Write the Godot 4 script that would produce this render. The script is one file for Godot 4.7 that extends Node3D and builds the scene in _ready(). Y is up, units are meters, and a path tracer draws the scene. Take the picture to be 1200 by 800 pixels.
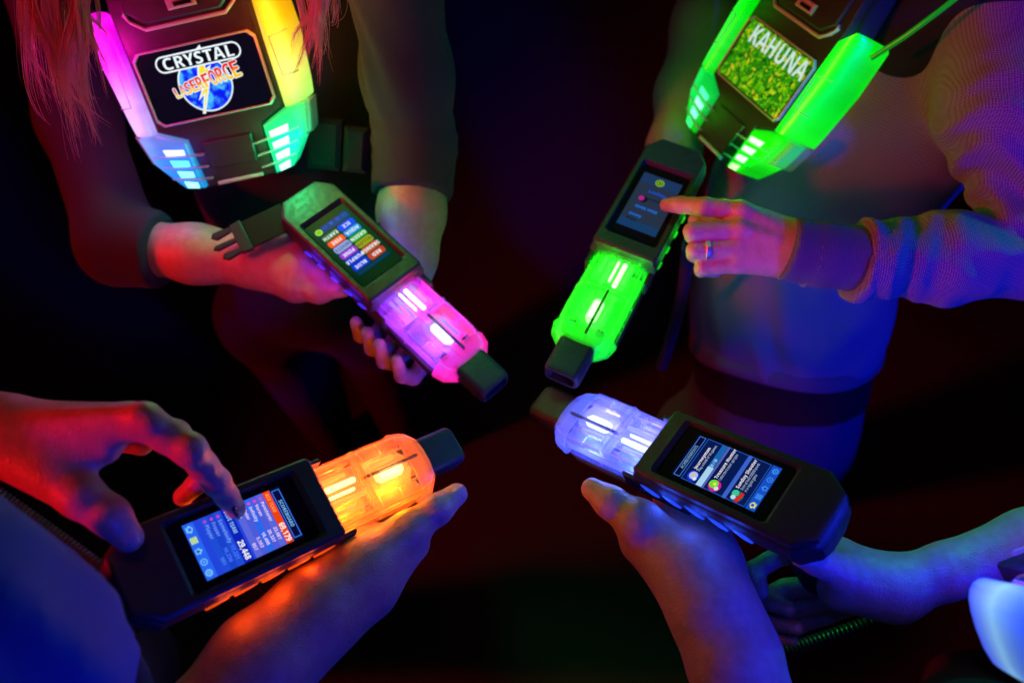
extends Node3D

# ---------------------------------------------------------------- mesh tools
class MB:
	var v := PackedVector3Array()
	var t := PackedInt32Array()

	func quad(a: int, b: int, c: int, d: int) -> void:
		t.append_array([a, b, c, a, c, d])

	func fan(first: int, n: int, flip: bool) -> void:
		var c := Vector3.ZERO
		for i in n:
			c += v[first + i]
		v.append(c / n)
		var m := v.size() - 1
		for i in n:
			var a := first + i
			var b := first + (i + 1) % n
			if flip:
				t.append_array([b, a, m])
			else:
				t.append_array([a, b, m])

	# skins a row of closed loops with equal counts
	func loft(loops: Array, cap := true, closed := false) -> MB:
		var at := v.size()
		var n: int = loops[0].size()
		for l in loops:
			for p in l:
				v.append(p)
		var rows := loops.size()
		for k in (rows if closed else rows - 1):
			var r0 := at + k * n
			var r1 := at + ((k + 1) % rows) * n
			for i in n:
				var j := (i + 1) % n
				quad(r0 + i, r0 + j, r1 + j, r1 + i)
		if cap and not closed:
			fan(at, n, true)
			fan(at + (rows - 1) * n, n, false)
		return self

	# extruded outline in XY from z0 to z1 with chamfered edges
	func prism(poly: Array, z0: float, z1: float, b := 0.0, xf := Transform3D()) -> MB:
		var start := v.size()
		var n := poly.size()
		var p2 := PackedVector2Array(poly)
		if Geometry2D.is_polygon_clockwise(p2):
			p2.reverse()
		var ins := PackedVector2Array()
		for i in n:
			var d0 := (p2[i] - p2[(i + n - 1) % n]).normalized()
			var d1 := (p2[(i + 1) % n] - p2[i]).normalized()
			var n0 := Vector2(-d0.y, d0.x)
			var n1 := Vector2(-d1.y, d1.x)
			var m := (n0 + n1).normalized()
			ins.append(p2[i] + m * b / maxf(0.35, m.dot(n0)))
		var levels := [[ins, z0], [p2, z0 + b], [p2, z1 - b], [ins, z1]] if b > 0.0 else [[p2, z0], [p2, z1]]
		for lv in levels:
			for p in lv[0]:
				v.append(xf * Vector3(p.x, p.y, lv[1]))
		for k in levels.size() - 1:
			for i in n:
				var j := (i + 1) % n
				quad(start + k * n + i, start + k * n + j, start + (k + 1) * n + j, start + (k + 1) * n + i)
		var tri := Geometry2D.triangulate_polygon(p2)
		var top := start + (levels.size() - 1) * n
		for k in range(0, tri.size(), 3):
			var a := tri[k]
			var bb := tri[k + 1]
			var c := tri[k + 2]
			if (p2[bb] - p2[a]).cross(p2[c] - p2[a]) < 0.0:
				var s := bb
				bb = c
				c = s
			t.append_array([top + a, top + bb, top + c, start + a, start + c, start + bb])
		return self

	func box(c: Vector3, s: Vector3, b := 0.0, xf := Transform3D()) -> MB:
		var x := s.x / 2
		var y := s.y / 2
		return prism([Vector2(c.x - x, c.y - y), Vector2(c.x + x, c.y - y), Vector2(c.x + x, c.y + y), Vector2(c.x - x, c.y + y)], c.z - s.z / 2, c.z + s.z / 2, b, xf)

	func tube(path: Array, radius, sides := 8, cap := true) -> MB:
		var loops := []
		var side := Vector3.ZERO
		for i in path.size():
			var d: Vector3 = (path[mini(i + 1, path.size() - 1)] - path[maxi(i - 1, 0)]).normalized()
			if side == Vector3.ZERO:
				side = d.cross(Vector3.UP if absf(d.y) < 0.9 else Vector3.RIGHT).normalized()
			side = (side - d * side.dot(d)).normalized()
			var up := d.cross(side)
			var r: float = radius[i] if radius is Array or radius is PackedFloat32Array else radius
			var l := []
			for k in sides:
				var a := TAU * k / sides
				l.append(path[i] + (side * cos(a) + up * sin(a)) * r)
			loops.append(l)
		return loft(loops, cap)

	func flip_if_inside_out() -> void:
		var vol := 0.0
		for k in range(0, t.size(), 3):
			vol += v[t[k]].dot(v[t[k + 1]].cross(v[t[k + 2]]))
		if vol < 0.0:
			for k in range(0, t.size(), 3):
				var s := t[k + 1]
				t[k + 1] = t[k + 2]
				t[k + 2] = s

	func mesh(angle := 35.0, check := true) -> ArrayMesh:
		if check:
			flip_if_inside_out()
		var nf := t.size() / 3
		var fn := PackedVector3Array()
		fn.resize(nf)
		var touch := []
		touch.resize(v.size())
		for f in nf:
			var a := t[f * 3]
			var b := t[f * 3 + 1]
			var c := t[f * 3 + 2]
			fn[f] = (v[b] - v[a]).cross(v[c] - v[a])
			for q in [a, b, c]:
				if touch[q] == null:
					touch[q] = PackedInt32Array([f])
				else:
					touch[q].append(f)
		var lim := cos(deg_to_rad(angle))
		var pv := PackedVector3Array()
		var pn := PackedVector3Array()
		for f in nf:
			var me := fn[f].normalized()
			if fn[f].length_squared() < 1e-22:
				continue
			for k in [0, 2, 1]:
				var q := t[f * 3 + k]
				var s := Vector3.ZERO
				for g in touch[q]:
					if fn[g].normalized().dot(me) > lim:
						s += fn[g]
				pv.append(v[q])
				pn.append(s.normalized())
		var arr := []
		arr.resize(Mesh.ARRAY_MAX)
		arr[Mesh.ARRAY_VERTEX] = pv
		arr[Mesh.ARRAY_NORMAL] = pn
		var am := ArrayMesh.new()
		am.add_surface_from_arrays(Mesh.PRIMITIVE_TRIANGLES, arr)
		return am


# A smooth skin over tapered bones: [a, b, radius a, radius b, blend]. Surface nets on a grid.
func flesh(bones: Array, cell: float, folds: Array = [], cuts: Array = []) -> ArrayMesh:
	var lo := Vector3(1e9, 1e9, 1e9)
	var hi := -lo
	for b in bones:
		var r: float = maxf(b[2], b[3]) + cell * 4
		for p in [b[0], b[1]]:
			lo = lo.min(p - Vector3(r, r, r))
			hi = hi.max(p + Vector3(r, r, r))
	var nx := int(ceil((hi.x - lo.x) / cell)) + 1
	var ny := int(ceil((hi.y - lo.y) / cell)) + 1
	var nz := int(ceil((hi.z - lo.z) / cell)) + 1
	var f := PackedFloat32Array()
	f.resize(nx * ny * nz)
	f.fill(1.0)
	for b in bones:
		var a: Vector3 = b[0]
		var ba: Vector3 = b[1] - b[0]
		var ra: float = b[2]
		var rd: float = b[3] - b[2]
		var k: float = b[4] if b.size() > 4 else 0.006
		var l2 := maxf(ba.length_squared(), 1e-9)
		var reach: float = maxf(b[2], b[3]) + cell * 2.5 + k
		var cut := cell * 2.2 + k
		var i0 := ((a.min(b[1]) - Vector3(reach, reach, reach) - lo) / cell).floor()
		var i1 := ((a.max(b[1]) + Vector3(reach, reach, reach) - lo) / cell).ceil()
		var x0 := maxi(int(i0.x), 0)
		var x1 := mini(int(i1.x), nx - 1)
		for z in range(maxi(int(i0.z), 0), mini(int(i1.z), nz - 1) + 1):
			var pz := lo.z + z * cell - a.z
			for y in range(maxi(int(i0.y), 0), mini(int(i1.y), ny - 1) + 1):
				var py := lo.y + y * cell - a.y
				var row := (z * ny + y) * nx
				for x in range(x0, x1 + 1):
					var p := Vector3(lo.x + x * cell - a.x, py, pz)
					var h := clampf(p.dot(ba) / l2, 0.0, 1.0)
					var d := (p - ba * h).length() - ra - rd * h
					if d > cut:
						continue
					var o := f[row + x]
					var e := maxf(k - absf(o - d), 0.0) / k
					f[row + x] = minf(o, d) - e * e * k * 0.25
	# folds in cloth: [middle, direction across the folds, wave length, depth, reach]
	if folds.size():
		for z in nz:
			for y in ny:
				for x in nx:
					var i := (z * ny + y) * nx + x
					if absf(f[i]) < cell * 3.0:
						var p := lo + Vector3(x, y, z) * cell
						for fd in folds:
							var q: Vector3 = p - fd[0]
							var w: float = 1.0 - q.length() / fd[4]
							if w > 0.0:
								f[i] += fd[3] * w * sin(TAU * (q.dot(fd[1]) / fd[2] + 0.35 * sin(q.x * 31.0 + q.y * 23.0 + q.z * 37.0)))
	# straight hems: [point, normal out of the cloth, reach]
	for ct in cuts:
		for z in nz:
			for y in ny:
				for x in nx:
					var i := (z * ny + y) * nx + x
					if f[i] < cell * 2.0:
						var p: Vector3 = lo + Vector3(x, y, z) * cell - ct[0]
						if p.length() < ct[2]:
							f[i] = maxf(f[i], p.dot(ct[1]))
	var ids := {}
	var pv := PackedVector3Array()
	var sy := nx
	var sz := nx * ny
	var offs := [0, 1, sy, sy + 1, sz, sz + 1, sz + sy, sz + sy + 1]
	var edges := [[0, 1], [2, 3], [4, 5], [6, 7], [0, 2], [1, 3], [4, 6], [5, 7], [0, 4], [1, 5], [2, 6], [3, 7]]
	var far := cell * 2.6
	for z in nz - 1:
		for y in ny - 1:
			var row := (z * ny + y) * nx
			for x in nx - 1:
				if absf(f[row + x]) > far:
					continue
				var s := 0
				for q in 8:
					if f[row + x + offs[q]] < 0.0:
						s |= 1 << q
				if s == 0 or s == 255:
					continue
				var c := Vector3.ZERO
				var n := 0
				for ed in edges:
					var ea: int = ed[0]
					var eb: int = ed[1]
					if ((s >> ea) & 1) != ((s >> eb) & 1):
						var fa := f[row + x + offs[ea]]
						var fb := f[row + x + offs[eb]]
						var w := fa / (fa - fb)
						c += Vector3(ea & 1, (ea >> 1) & 1, ea >> 2).lerp(Vector3(eb & 1, (eb >> 1) & 1, eb >> 2), w)
						n += 1
				ids[row + x] = pv.size()
				pv.append(lo + (Vector3(x, y, z) + c / n) * cell)
	var idx := PackedInt32Array()
	var steps := [[1, sy, sz], [sy, sz, 1], [sz, 1, sy]]
	for i in ids:
		var inside: bool = f[i] < 0.0
		for st in steps:
			var j: int = i + st[0]
			if (f[j] < 0.0) == inside:
				continue
			var u: int = st[1]
			var w: int = st[2]
			if not (ids.has(i - u) and ids.has(i - w) and ids.has(i - u - w)):
				continue
			var a: int = ids[i]
			var b: int = ids[i - u]
			var c: int = ids[i - u - w]
			var d: int = ids[i - w]
			if inside:
				idx.append_array([a, d, c, a, c, b])
			else:
				idx.append_array([a, c, d, a, b, c])
	var pn := PackedVector3Array()
	pn.resize(pv.size())
	for q in range(0, idx.size(), 3):
		var nn := (pv[idx[q + 2]] - pv[idx[q]]).cross(pv[idx[q + 1]] - pv[idx[q]])
		pn[idx[q]] += nn
		pn[idx[q + 1]] += nn
		pn[idx[q + 2]] += nn
	for q in pn.size():
		pn[q] = pn[q].normalized()
	var arr := []
	arr.resize(Mesh.ARRAY_MAX)
	arr[Mesh.ARRAY_VERTEX] = pv
	arr[Mesh.ARRAY_NORMAL] = pn
	arr[Mesh.ARRAY_INDEX] = idx
	var am := ArrayMesh.new()
	am.add_surface_from_arrays(Mesh.PRIMITIVE_TRIANGLES, arr)
	return am


func chain(points: Array, radii: Array, blend := 0.006) -> Array:
	var out := []
	for i in points.size() - 1:
		out.append([points[i], points[i + 1], radii[i], radii[i + 1], blend])
	return out


# ---------------------------------------------------------------- objects
func part(called: String, m: Mesh, mat: Material, parent: Node, label := "") -> MeshInstance3D:
	var o := MeshInstance3D.new()
	o.name = called
	o.mesh = m
	o.material_override = mat
	if label:
		o.set_meta("label", label)
	parent.add_child(o, true)
	return o


func thing(called: String, label: String, category: String, xf := Transform3D(), group := "") -> Node3D:
	var o := Node3D.new()
	o.name = called
	o.transform = xf
	o.set_meta("label", label)
	o.set_meta("category", category)
	if group:
		o.set_meta("group", group)
	add_child(o, true)
	return o


func frame_of(at: Vector3, x: Vector3, y: Vector3) -> Transform3D:
	var bx := x.normalized()
	var by := (y - bx * y.dot(bx)).normalized()
	return Transform3D(Basis(bx, by, bx.cross(by)), at)


func lin(r: float, g: float, b: float) -> Color:
	return Color(r, g, b).linear_to_srgb()


func mat(color: Color, rough: float, metal := 0.0, spec := 0.5) -> StandardMaterial3D:
	var m := StandardMaterial3D.new()
	m.albedo_color = color
	m.roughness = rough
	m.metallic = metal
	m.metallic_specular = spec
	return m


func glow(color: Color, energy: float, rough := 0.3) -> StandardMaterial3D:
	var m := mat(color.darkened(0.5), rough)
	m.emission_enabled = true
	m.emission = color
	m.emission_energy_multiplier = energy
	return m


func noise_tex(freq: float, octaves: int, normal: bool, bump := 4.0, ramp: Gradient = null, size := 256, kind := FastNoiseLite.TYPE_SIMPLEX_SMOOTH) -> NoiseTexture2D:
	var n := FastNoiseLite.new()
	n.seed = 7
	n.noise_type = kind
	n.frequency = freq
	n.fractal_octaves = octaves
	var t := NoiseTexture2D.new()
	t.width = size
	t.height = size
	t.seamless = true
	t.noise = n
	t.as_normal_map = normal
	t.bump_strength = bump
	if ramp:
		t.color_ramp = ramp
	return t


func two(a: Color, b: Color, lo := 0.0, hi := 1.0) -> Gradient:
	var g := Gradient.new()
	g.set_color(0, a)
	g.set_color(1, b)
	g.set_offset(0, lo)
	g.set_offset(1, hi)
	return g


# ---------------------------------------------------------------- flat print on screens
var letters := {}


func glyphs(text: String, bold: bool, serif := false) -> Array:
	var key := [text, bold, serif]
	if not letters.has(key):
		var f := SystemFont.new()
		f.font_names = PackedStringArray(["Droid Serif" if serif else "Droid Sans"])
		f.font_weight = 700 if bold else 400
		var tm := TextMesh.new()
		tm.font = f
		tm.text = text
		tm.font_size = 64
		tm.pixel_size = 1.0 / 64.0
		tm.depth = 0.0
		tm.curve_step = 2.0
		tm.horizontal_alignment = HORIZONTAL_ALIGNMENT_LEFT
		tm.vertical_alignment = VERTICAL_ALIGNMENT_CENTER
		var a := tm.get_mesh_arrays()
		var tris := PackedVector2Array()
		var vv: PackedVector3Array = a[Mesh.ARRAY_VERTEX]
		var ii = a[Mesh.ARRAY_INDEX]
		if ii == null:
			ii = PackedInt32Array(range(vv.size()))
		var lo := 1e9
		var hi := -1e9
		for k in ii:
			tris.append(Vector2(vv[k].x, -vv[k].y))
			lo = minf(lo, vv[k].x)
			hi = maxf(hi, vv[k].x)
		letters[key] = [tris, lo, hi]
	return letters[key]


func fill_tri(im: Image, a: Vector2, b: Vector2, c: Vector2, col: Color) -> void:
	var y0 := maxi(int(ceil(minf(a.y, minf(b.y, c.y)) - 0.5)), 0)
	var y1 := mini(int(floor(maxf(a.y, maxf(b.y, c.y)) - 0.5)), im.get_height() - 1)
	for y in range(y0, y1 + 1):
		var py := y + 0.5
		var lo := 1e9
		var hi := -1e9
		for e in [[a, b], [b, c], [c, a]]:
			var p: Vector2 = e[0]
			var q: Vector2 = e[1]
			if (p.y <= py) != (q.y <= py):
				var x := p.x + (q.x - p.x) * (py - p.y) / (q.y - p.y)
				lo = minf(lo, x)
				hi = maxf(hi, x)
		var x0 := maxi(int(ceil(lo - 0.5)), 0)
		var x1 := mini(int(floor(hi - 0.5)), im.get_width() - 1)
		if x1 >= x0:
			im.fill_rect(Rect2i(x0, y, x1 - x0 + 1, 1), col)


func fill_poly(im: Image, pts: Array, col: Color) -> void:
	var p := PackedVector2Array(pts)
	var t := Geometry2D.triangulate_polygon(p)
	for k in range(0, t.size(), 3):
		fill_tri(im, p[t[k]], p[t[k + 1]], p[t[k + 2]], col)


func disc(im: Image, c: Vector2, r: float, col: Color, r_in := 0.0) -> void:
	for y in range(maxi(int(c.y - r), 0), mini(int(c.y + r) + 1, im.get_height())):
		for x in range(maxi(int(c.x - r), 0), mini(int(c.x + r) + 1, im.get_width())):
			var d := Vector2(x + 0.5, y + 0.5).distance_to(c)
			if d <= r and d >= r_in:
				im.set_pixel(x, y, col)


func round_rect(x: float, y: float, w: float, h: float, r: float) -> Array:
	var out := []
	for q in 4:
		var cx := x + (w - r if q == 0 or q == 3 else r)
		var cy := y + (h - r if q < 2 else r)
		for k in 6:
			var a := PI / 2 * (q + k / 5.0)
			out.append(Vector2(cx + cos(a) * r, cy + sin(a) * r))
	return out


# writes a line of text; width > 0 squeezes it to that width; align 0 left, 0.5 middle, 1 right
func say(im: Image, text: String, at: Vector2, em: float, col: Color, bold := false, width := 0.0, align := 0.5, turn := 0.0, shear := 0.0, serif := false) -> void:
	var g := glyphs(text, bold, serif)
	var tris: PackedVector2Array = g[0]
	var w0: float = g[2] - g[1]
	var sx := em if width <= 0.0 else width / w0
	var xf := Transform2D(turn, at)
	for k in range(0, tris.size(), 3):
		var q := []
		for j in 3:
			var p := tris[k + j]
			var l := Vector2((p.x - g[1] - w0 * align) * sx, p.y * em)
			l.x -= l.y * shear
			q.append(xf * l)
		fill_tri(im, q[0], q[1], q[2], col)


func frame_lines(im: Image, r: Rect2i, w: int, col: Color) -> void:
	im.fill_rect(Rect2i(r.position.x, r.position.y, r.size.x, w), col)
	im.fill_rect(Rect2i(r.position.x, r.end.y - w, r.size.x, w), col)
	im.fill_rect(Rect2i(r.position.x, r.position.y, w, r.size.y), col)
	im.fill_rect(Rect2i(r.end.x - w, r.position.y, w, r.size.y), col)


func nav_icons(im: Image, lit: int, dim: Color, bright: Color) -> void:
	for k in 5:
		var c := Vector2(52 + k * 94, 812)
		var col := bright if k == lit else dim
		if k == 0:
			disc(im, c + Vector2(0, -6), 24, col, 15)
			im.fill_rect(Rect2i(int(c.x) - 24, 826, 48, 9), col)
			im.fill_rect(Rect2i(int(c.x) - 30, 796, 10, 20), col)
			im.fill_rect(Rect2i(int(c.x) + 20, 796, 10, 20), col)
		elif k == 1:
			for j in 4:
				im.fill_rect(Rect2i(int(c.x) - 27, 786 + j * 14, 54, 10), col)
		elif k == 2:
			fill_poly(im, [c + Vector2(-32, 2), c + Vector2(0, -28), c + Vector2(32, 2), c + Vector2(20, 2), c + Vector2(20, 26), c + Vector2(-20, 26), c + Vector2(-20, 2)], col)
			fill_poly(im, [c + Vector2(-12, 2), c + Vector2(0, -12), c + Vector2(12, 2), c + Vector2(12, 18), c + Vector2(-12, 18)], Color(0.1, 0.28, 0.75))
		elif k == 3:
			disc(im, c, 27, col, 20)
			disc(im, c, 7, col)
		else:
			for j in 8:
				disc(im, c + Vector2.from_angle(j * PI / 4) * 24, 7, col)
			disc(im, c, 24, col, 16)
			disc(im, c, 8, col)


func screen_scoreboard() -> Image:
	var im := Image.create(480, 850, false, Image.FORMAT_RGB8)
	im.fill(Color(0.13, 0.27, 0.86))
	im.fill_rect(Rect2i(0, 0, 480, 92), Color(0.02, 0.05, 0.24))
	frame_lines(im, Rect2i(18, 10, 444, 72), 7, Color(0.25, 0.5, 0.95))
	say(im, "SCOREBOARD", Vector2(240, 46), 44, Color(0.5, 0.75, 1), true, 250)
	im.fill_rect(Rect2i(0, 96, 480, 62), Color(0.93, 0.26, 0.04))
	say(im, "RED TEAM", Vector2(22, 127), 46, Color(1, 0.62, 0.35), true, 170, 0.0)
	say(im, "69,179", Vector2(462, 127), 66, Color(1, 1, 1), true, 165, 1.0)
	var rows := [["Puncturer", "23,687"], ["Voran", "20,327"], ["Infinity", "18,498"], ["Color", "5,582"], ["Ion", "957"]]
	for k in 5:
		var y := 190 + k * 54
		im.fill_rect(Rect2i(0, y - 27, 480, 54), Color(0.36, 0.4, 0.86) if k % 2 == 0 else Color(0.3, 0.36, 0.86))
		if k == 2:
			im.fill_rect(Rect2i(0, y - 27, 480, 54), Color(0.16, 0.4, 0.92))
		disc(im, Vector2(40, y), 14, Color(0.85, 0.25, 0.85))
		say(im, rows[k][0], Vector2(70, y), 38, Color(0.93, 0.85, 1), true, 0, 0.0)
		say(im, rows[k][1], Vector2(420, y), 38, Color(0.93, 0.85, 1), true, 0, 1.0)
	im.fill_rect(Rect2i(0, 455, 480, 78), Color(0.05, 0.13, 0.72))
	say(im, "BLUE TEAM", Vector2(22, 494), 46, Color(0.6, 0.8, 1), true, 200, 0.0)
	say(im, "29,448", Vector2(458, 494), 66, Color(1, 1, 1), true, 165, 1.0)
	rows = [["Somebody", "17,221"], ["Frozer", "10,236"], ["Player", "991"]]
	for k in 3:
		var y := 566 + k * 56
		im.fill_rect(Rect2i(0, y - 28, 480, 56), Color(0.12, 0.3, 0.84) if k % 2 == 0 else Color(0.1, 0.26, 0.8))
		disc(im, Vector2(40, y), 13, Color(0.75, 0.25, 0.85))
		say(im, rows[k][0], Vector2(70, y), 42, Color(0.45, 0.6, 1), true, 0, 0.0)
		say(im, rows[k][1], Vector2(420, y), 42, Color(0.3, 0.5, 1), true, 0, 1.0)
	im.fill_rect(Rect2i(0, 762, 480, 88), Color(0.16, 0.4, 0.95))
	nav_icons(im, 1, Color(0.5, 0.8, 1), Color(0.85, 0.95, 0.35))
	return im


func screen_achievements() -> Image:
	var im := Image.create(480, 850, false, Image.FORMAT_RGB8)
	im.fill(Color(0.03, 0.1, 0.34))
	im.fill_rect(Rect2i(0, 0, 480, 96), Color(0.02, 0.03, 0.2))
	frame_lines(im, Rect2i(10, 22, 460, 66), 6, Color(0.3, 0.55, 0.95))
	say(im, "ACHIEVEMENTS", Vector2(230, 54), 44, Color(0.62, 0.8, 1), false, 270)
	var names := [["Journeyman", "Play a total of 50 games", ""], ["Treasure Hunter", "Collect the 8 power ups types", ""], ["Sunday Shooter", "Score at least 200000 points", "in a regular game"]]
	for k in 3:
		var y := 108 + k * 218
		frame_lines(im, Rect2i(4, y, 472, 208), 5, Color(0.2, 0.4, 0.85))
		say(im, names[k][0], Vector2(140, y + 62), 43, Color(1, 0.97, 1), true, 0, 0.0)
		say(im, names[k][1], Vector2(140, y + 104), 34, Color(0.8, 0.88, 1), false, 300, 0.0)
		if names[k][2]:
			say(im, names[k][2], Vector2(140, y + 140), 34, Color(0.8, 0.88, 1), false, 190, 0.0)
	# badges: plain coloured rosettes
	disc(im, Vector2(72, 196), 56, Color(0.1, 0.2, 0.85))
	disc(im, Vector2(78, 196), 40, Color(0.72, 0.78, 0.95))
	disc(im, Vector2(52, 222), 18, Color(0.9, 0.93, 1))
	disc(im, Vector2(84, 192), 13, Color(0.95, 0.8, 0.3))
	disc(im, Vector2(70, 420), 58, Color(0.85, 0.12, 0.62))
	disc(im, Vector2(84, 404), 42, Color(0.45, 0.9, 0.2))
	disc(im, Vector2(52, 446), 20, Color(0.85, 0.95, 0.9))
	disc(im, Vector2(86, 412), 15, Color(0.95, 0.95, 0.4))
	disc(im, Vector2(68, 646), 56, Color(0.1, 0.35, 0.4))
	disc(im, Vector2(90, 620), 32, Color(0.25, 0.8, 0.6))
	fill_poly(im, [Vector2(18, 640), Vector2(118, 668), Vector2(112, 696), Vector2(14, 676)], Color(0.9, 0.14, 0.1))
	disc(im, Vector2(46, 620), 22, Color(0.75, 0.9, 1))
	# progress bar
	im.fill_rect(Rect2i(6, 262, 468, 58), Color(0.1, 0.4, 0.72))
	im.fill_rect(Rect2i(6, 262, 215, 58), Color(0.68, 0.86, 0.98))
	say(im, "29 / 50", Vector2(268, 291), 42, Color(0.7, 0.9, 1), true, 92)
	im.fill_rect(Rect2i(0, 322, 480, 20), Color(0.36, 0.4, 0.75))
	im.fill_rect(Rect2i(0, 534, 480, 34), Color(0.25, 0.4, 0.82))
	im.fill_rect(Rect2i(0, 764, 480, 86), Color(0.1, 0.32, 0.8))
	nav_icons(im, 0, Color(0.25, 0.6, 0.98), Color(0.92, 0.95, 0.4))
	return im


func screen_colours() -> Image:
	var im := Image.create(480, 850, false, Image.FORMAT_RGB8)
	im.fill(Color(0.01, 0.02, 0.13))
	im.fill_rect(Rect2i(16, 22, 448, 40), Color(0.02, 0.07, 0.35))
	var names := [["RED", Color(0.75, 0.14, 0.12)], ["BLUE", Color(0.02, 0.02, 0.85)], ["ORANGE", Color(0.72, 0.3, 0.2)], ["PURPLE", Color(0.1, 0.02, 0.85)], ["YELLOW", Color(0.62, 0.62, 0.02)], ["PINK", Color(0.6, 0.05, 0.85)], ["GREEN", Color(0.05, 0.6, 0.06)], ["WHITE", Color(0.58, 0.62, 0.92)], ["AQUA", Color(0.1, 0.52, 0.9)], ["FIRE", Color(0.98, 0.28, 0.04)], ["ICE", Color(0.04, 0.14, 0.98)], ["EARTH", Color(0.06, 0.34, 0.08)]]
	for k in names.size():
		var x := 14.0 + (k % 2) * 232.0
		var y := 84.0 + (k / 2) * 109.0
		fill_poly(im, round_rect(x, y, 220, 98, 30), names[k][1])
		say(im, names[k][0], Vector2(x + 110, y + 50), 66, Color(0.3, 0.3, 0.4) if k == 7 else Color(0.25, 0.25, 0.02) if k == 4 else Color(0.97, 0.97, 1), true, 0)
	im.fill_rect(Rect2i(0, 752, 480, 98), Color(0.02, 0.08, 0.48))
	nav_icons(im, 9, Color(0.04, 0.2, 0.8), Color.WHITE)
	im.fill_rect(Rect2i(385, 765, 88, 85), Color(0.02, 0.06, 0.35))
	disc(im, Vector2(430, 800), 44, Color(0.65, 0.9, 0.05))
	disc(im, Vector2(430, 800), 22, Color(0.1, 0.3, 0.1), 13)
	return im


func screen_menu() -> Image:
	var im := Image.create(480, 850, false, Image.FORMAT_RGB8)
	im.fill(Color(0.17, 0.22, 0.31))
	im.fill_rect(Rect2i(0, 0, 480, 120), Color(0.1, 0.26, 0.45))
	im.fill_rect(Rect2i(0, 700, 480, 150), Color(0.13, 0.24, 0.42))
	say(im, "Ammo", Vector2(330, 200), 62, Color(0.12, 0.5, 1), true, 150)
	say(im, "Hits", Vector2(350, 130), 50, Color(0.05, 0.08, 0.1), true, 120)
	say(im, "Main Mode", Vector2(250, 330), 62, Color(0.15, 0.5, 1), true, 270)
	disc(im, Vector2(330, 455), 46, Color(0.08, 0.08, 0.12))
	disc(im, Vector2(360, 462), 34, Color(0.8, 0.14, 0.6))
	im.fill_rect(Rect2i(120, 480, 190, 14), Color(0.06, 0.07, 0.12))
	say(im, "Players", Vector2(220, 590), 58, Color(0.14, 0.35, 1), true, 210)
	disc(im, Vector2(250, 760), 52, Color(0.6, 0.85, 0.15))
	disc(im, Vector2(250, 760), 40, Color(0.12, 0.2, 0.12), 28)
	disc(im, Vector2(250, 760), 15, Color(0.1, 0.2, 0.1))
	return im


func screen_logo() -> Image:
	var im := Image.create(840, 480, false, Image.FORMAT_RGB8)
	im.fill(Color(0.025, 0.03, 0.1))
	var white := Color(0.93, 0.98, 1)
	# blue planet with white rim
	var c := Vector2(414, 268)
	var n := FastNoiseLite.new()
	n.seed = 3
	n.frequency = 0.011
	disc(im, c, 196, white)
	for y in range(76, 460):
		for x in range(222, 606):
			if Vector2(x, y).distance_to(c) < 185:
				var k := clampf(n.get_noise_2d(x, y) * 1.7 + 0.38, 0.0, 1.0)
				im.set_pixel(x, y, Color(0.03, 0.12, 0.95).lerp(Color(0.3, 0.75, 1), k))
	# bolt
	fill_poly(im, [Vector2(412, 108), Vector2(352, 280), Vector2(388, 282), Vector2(322, 372), Vector2(372, 344), Vector2(318, 466), Vector2(340, 470), Vector2(452, 260), Vector2(424, 258), Vector2(500, 150), Vector2(452, 168), Vector2(470, 108)], white)
	fill_poly(im, [Vector2(424, 112), Vector2(368, 272), Vector2(410, 274), Vector2(352, 346), Vector2(396, 324), Vector2(326, 462), Vector2(332, 462), Vector2(440, 266), Vector2(406, 264), Vector2(478, 164), Vector2(442, 180), Vector2(460, 112)], Color(0.98, 0.9, 0.15))
	# name plate
	fill_poly(im, round_rect(112, 28, 632, 118, 59), white)
	fill_poly(im, round_rect(124, 40, 608, 94, 47), Color(0.02, 0.03, 0.08))
	say(im, "CRYSTAL", Vector2(428, 88), 112, white, true, 520)
	fill_poly(im, [Vector2(430, 30), Vector2(470, 6), Vector2(474, 30)], white)
	# game name, letters growing to the right
	var word := "LASERFORCE"
	var x := 176.0
	for k in word.length():
		var em := 96.0 + k * 7.0
		var w := 38.0 + k * 2.3
		var at := Vector2(x + w / 2, 290 - k * 8.4)
		for d in [Vector2(-6, 0), Vector2(6, 0), Vector2(0, -6), Vector2(0, 6)]:
			say(im, word[k], at + d, em, white, true, w, 0.5, -0.15, 0.0)
		x += w + 3
	x = 176.0
	for k in word.length():
		var em := 96.0 + k * 7.0
		var w := 38.0 + k * 2.3
		say(im, word[k], Vector2(x + w / 2, 290 - k * 8.4), em, Color(0.93, 0.16, 0.1), true, w, 0.5, -0.15, 0.0)
		x += w + 3
	# the lower half of the letters turns yellow
	for yy in 480:
		for xx in range(160, 720):
			var p := im.get_pixel(xx, yy)
			if p.r > 0.9 and p.g < 0.2 and p.b < 0.15:
				var mid := 292.0 - (xx - 176.0) * 0.165
				if yy > mid + 8:
					im.set_pixel(xx, yy, Color(1, 0.8, 0.15))
				elif yy > mid - 8:
					im.set_pixel(xx, yy, Color(0.98, 0.5, 0.1))
	return im


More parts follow.
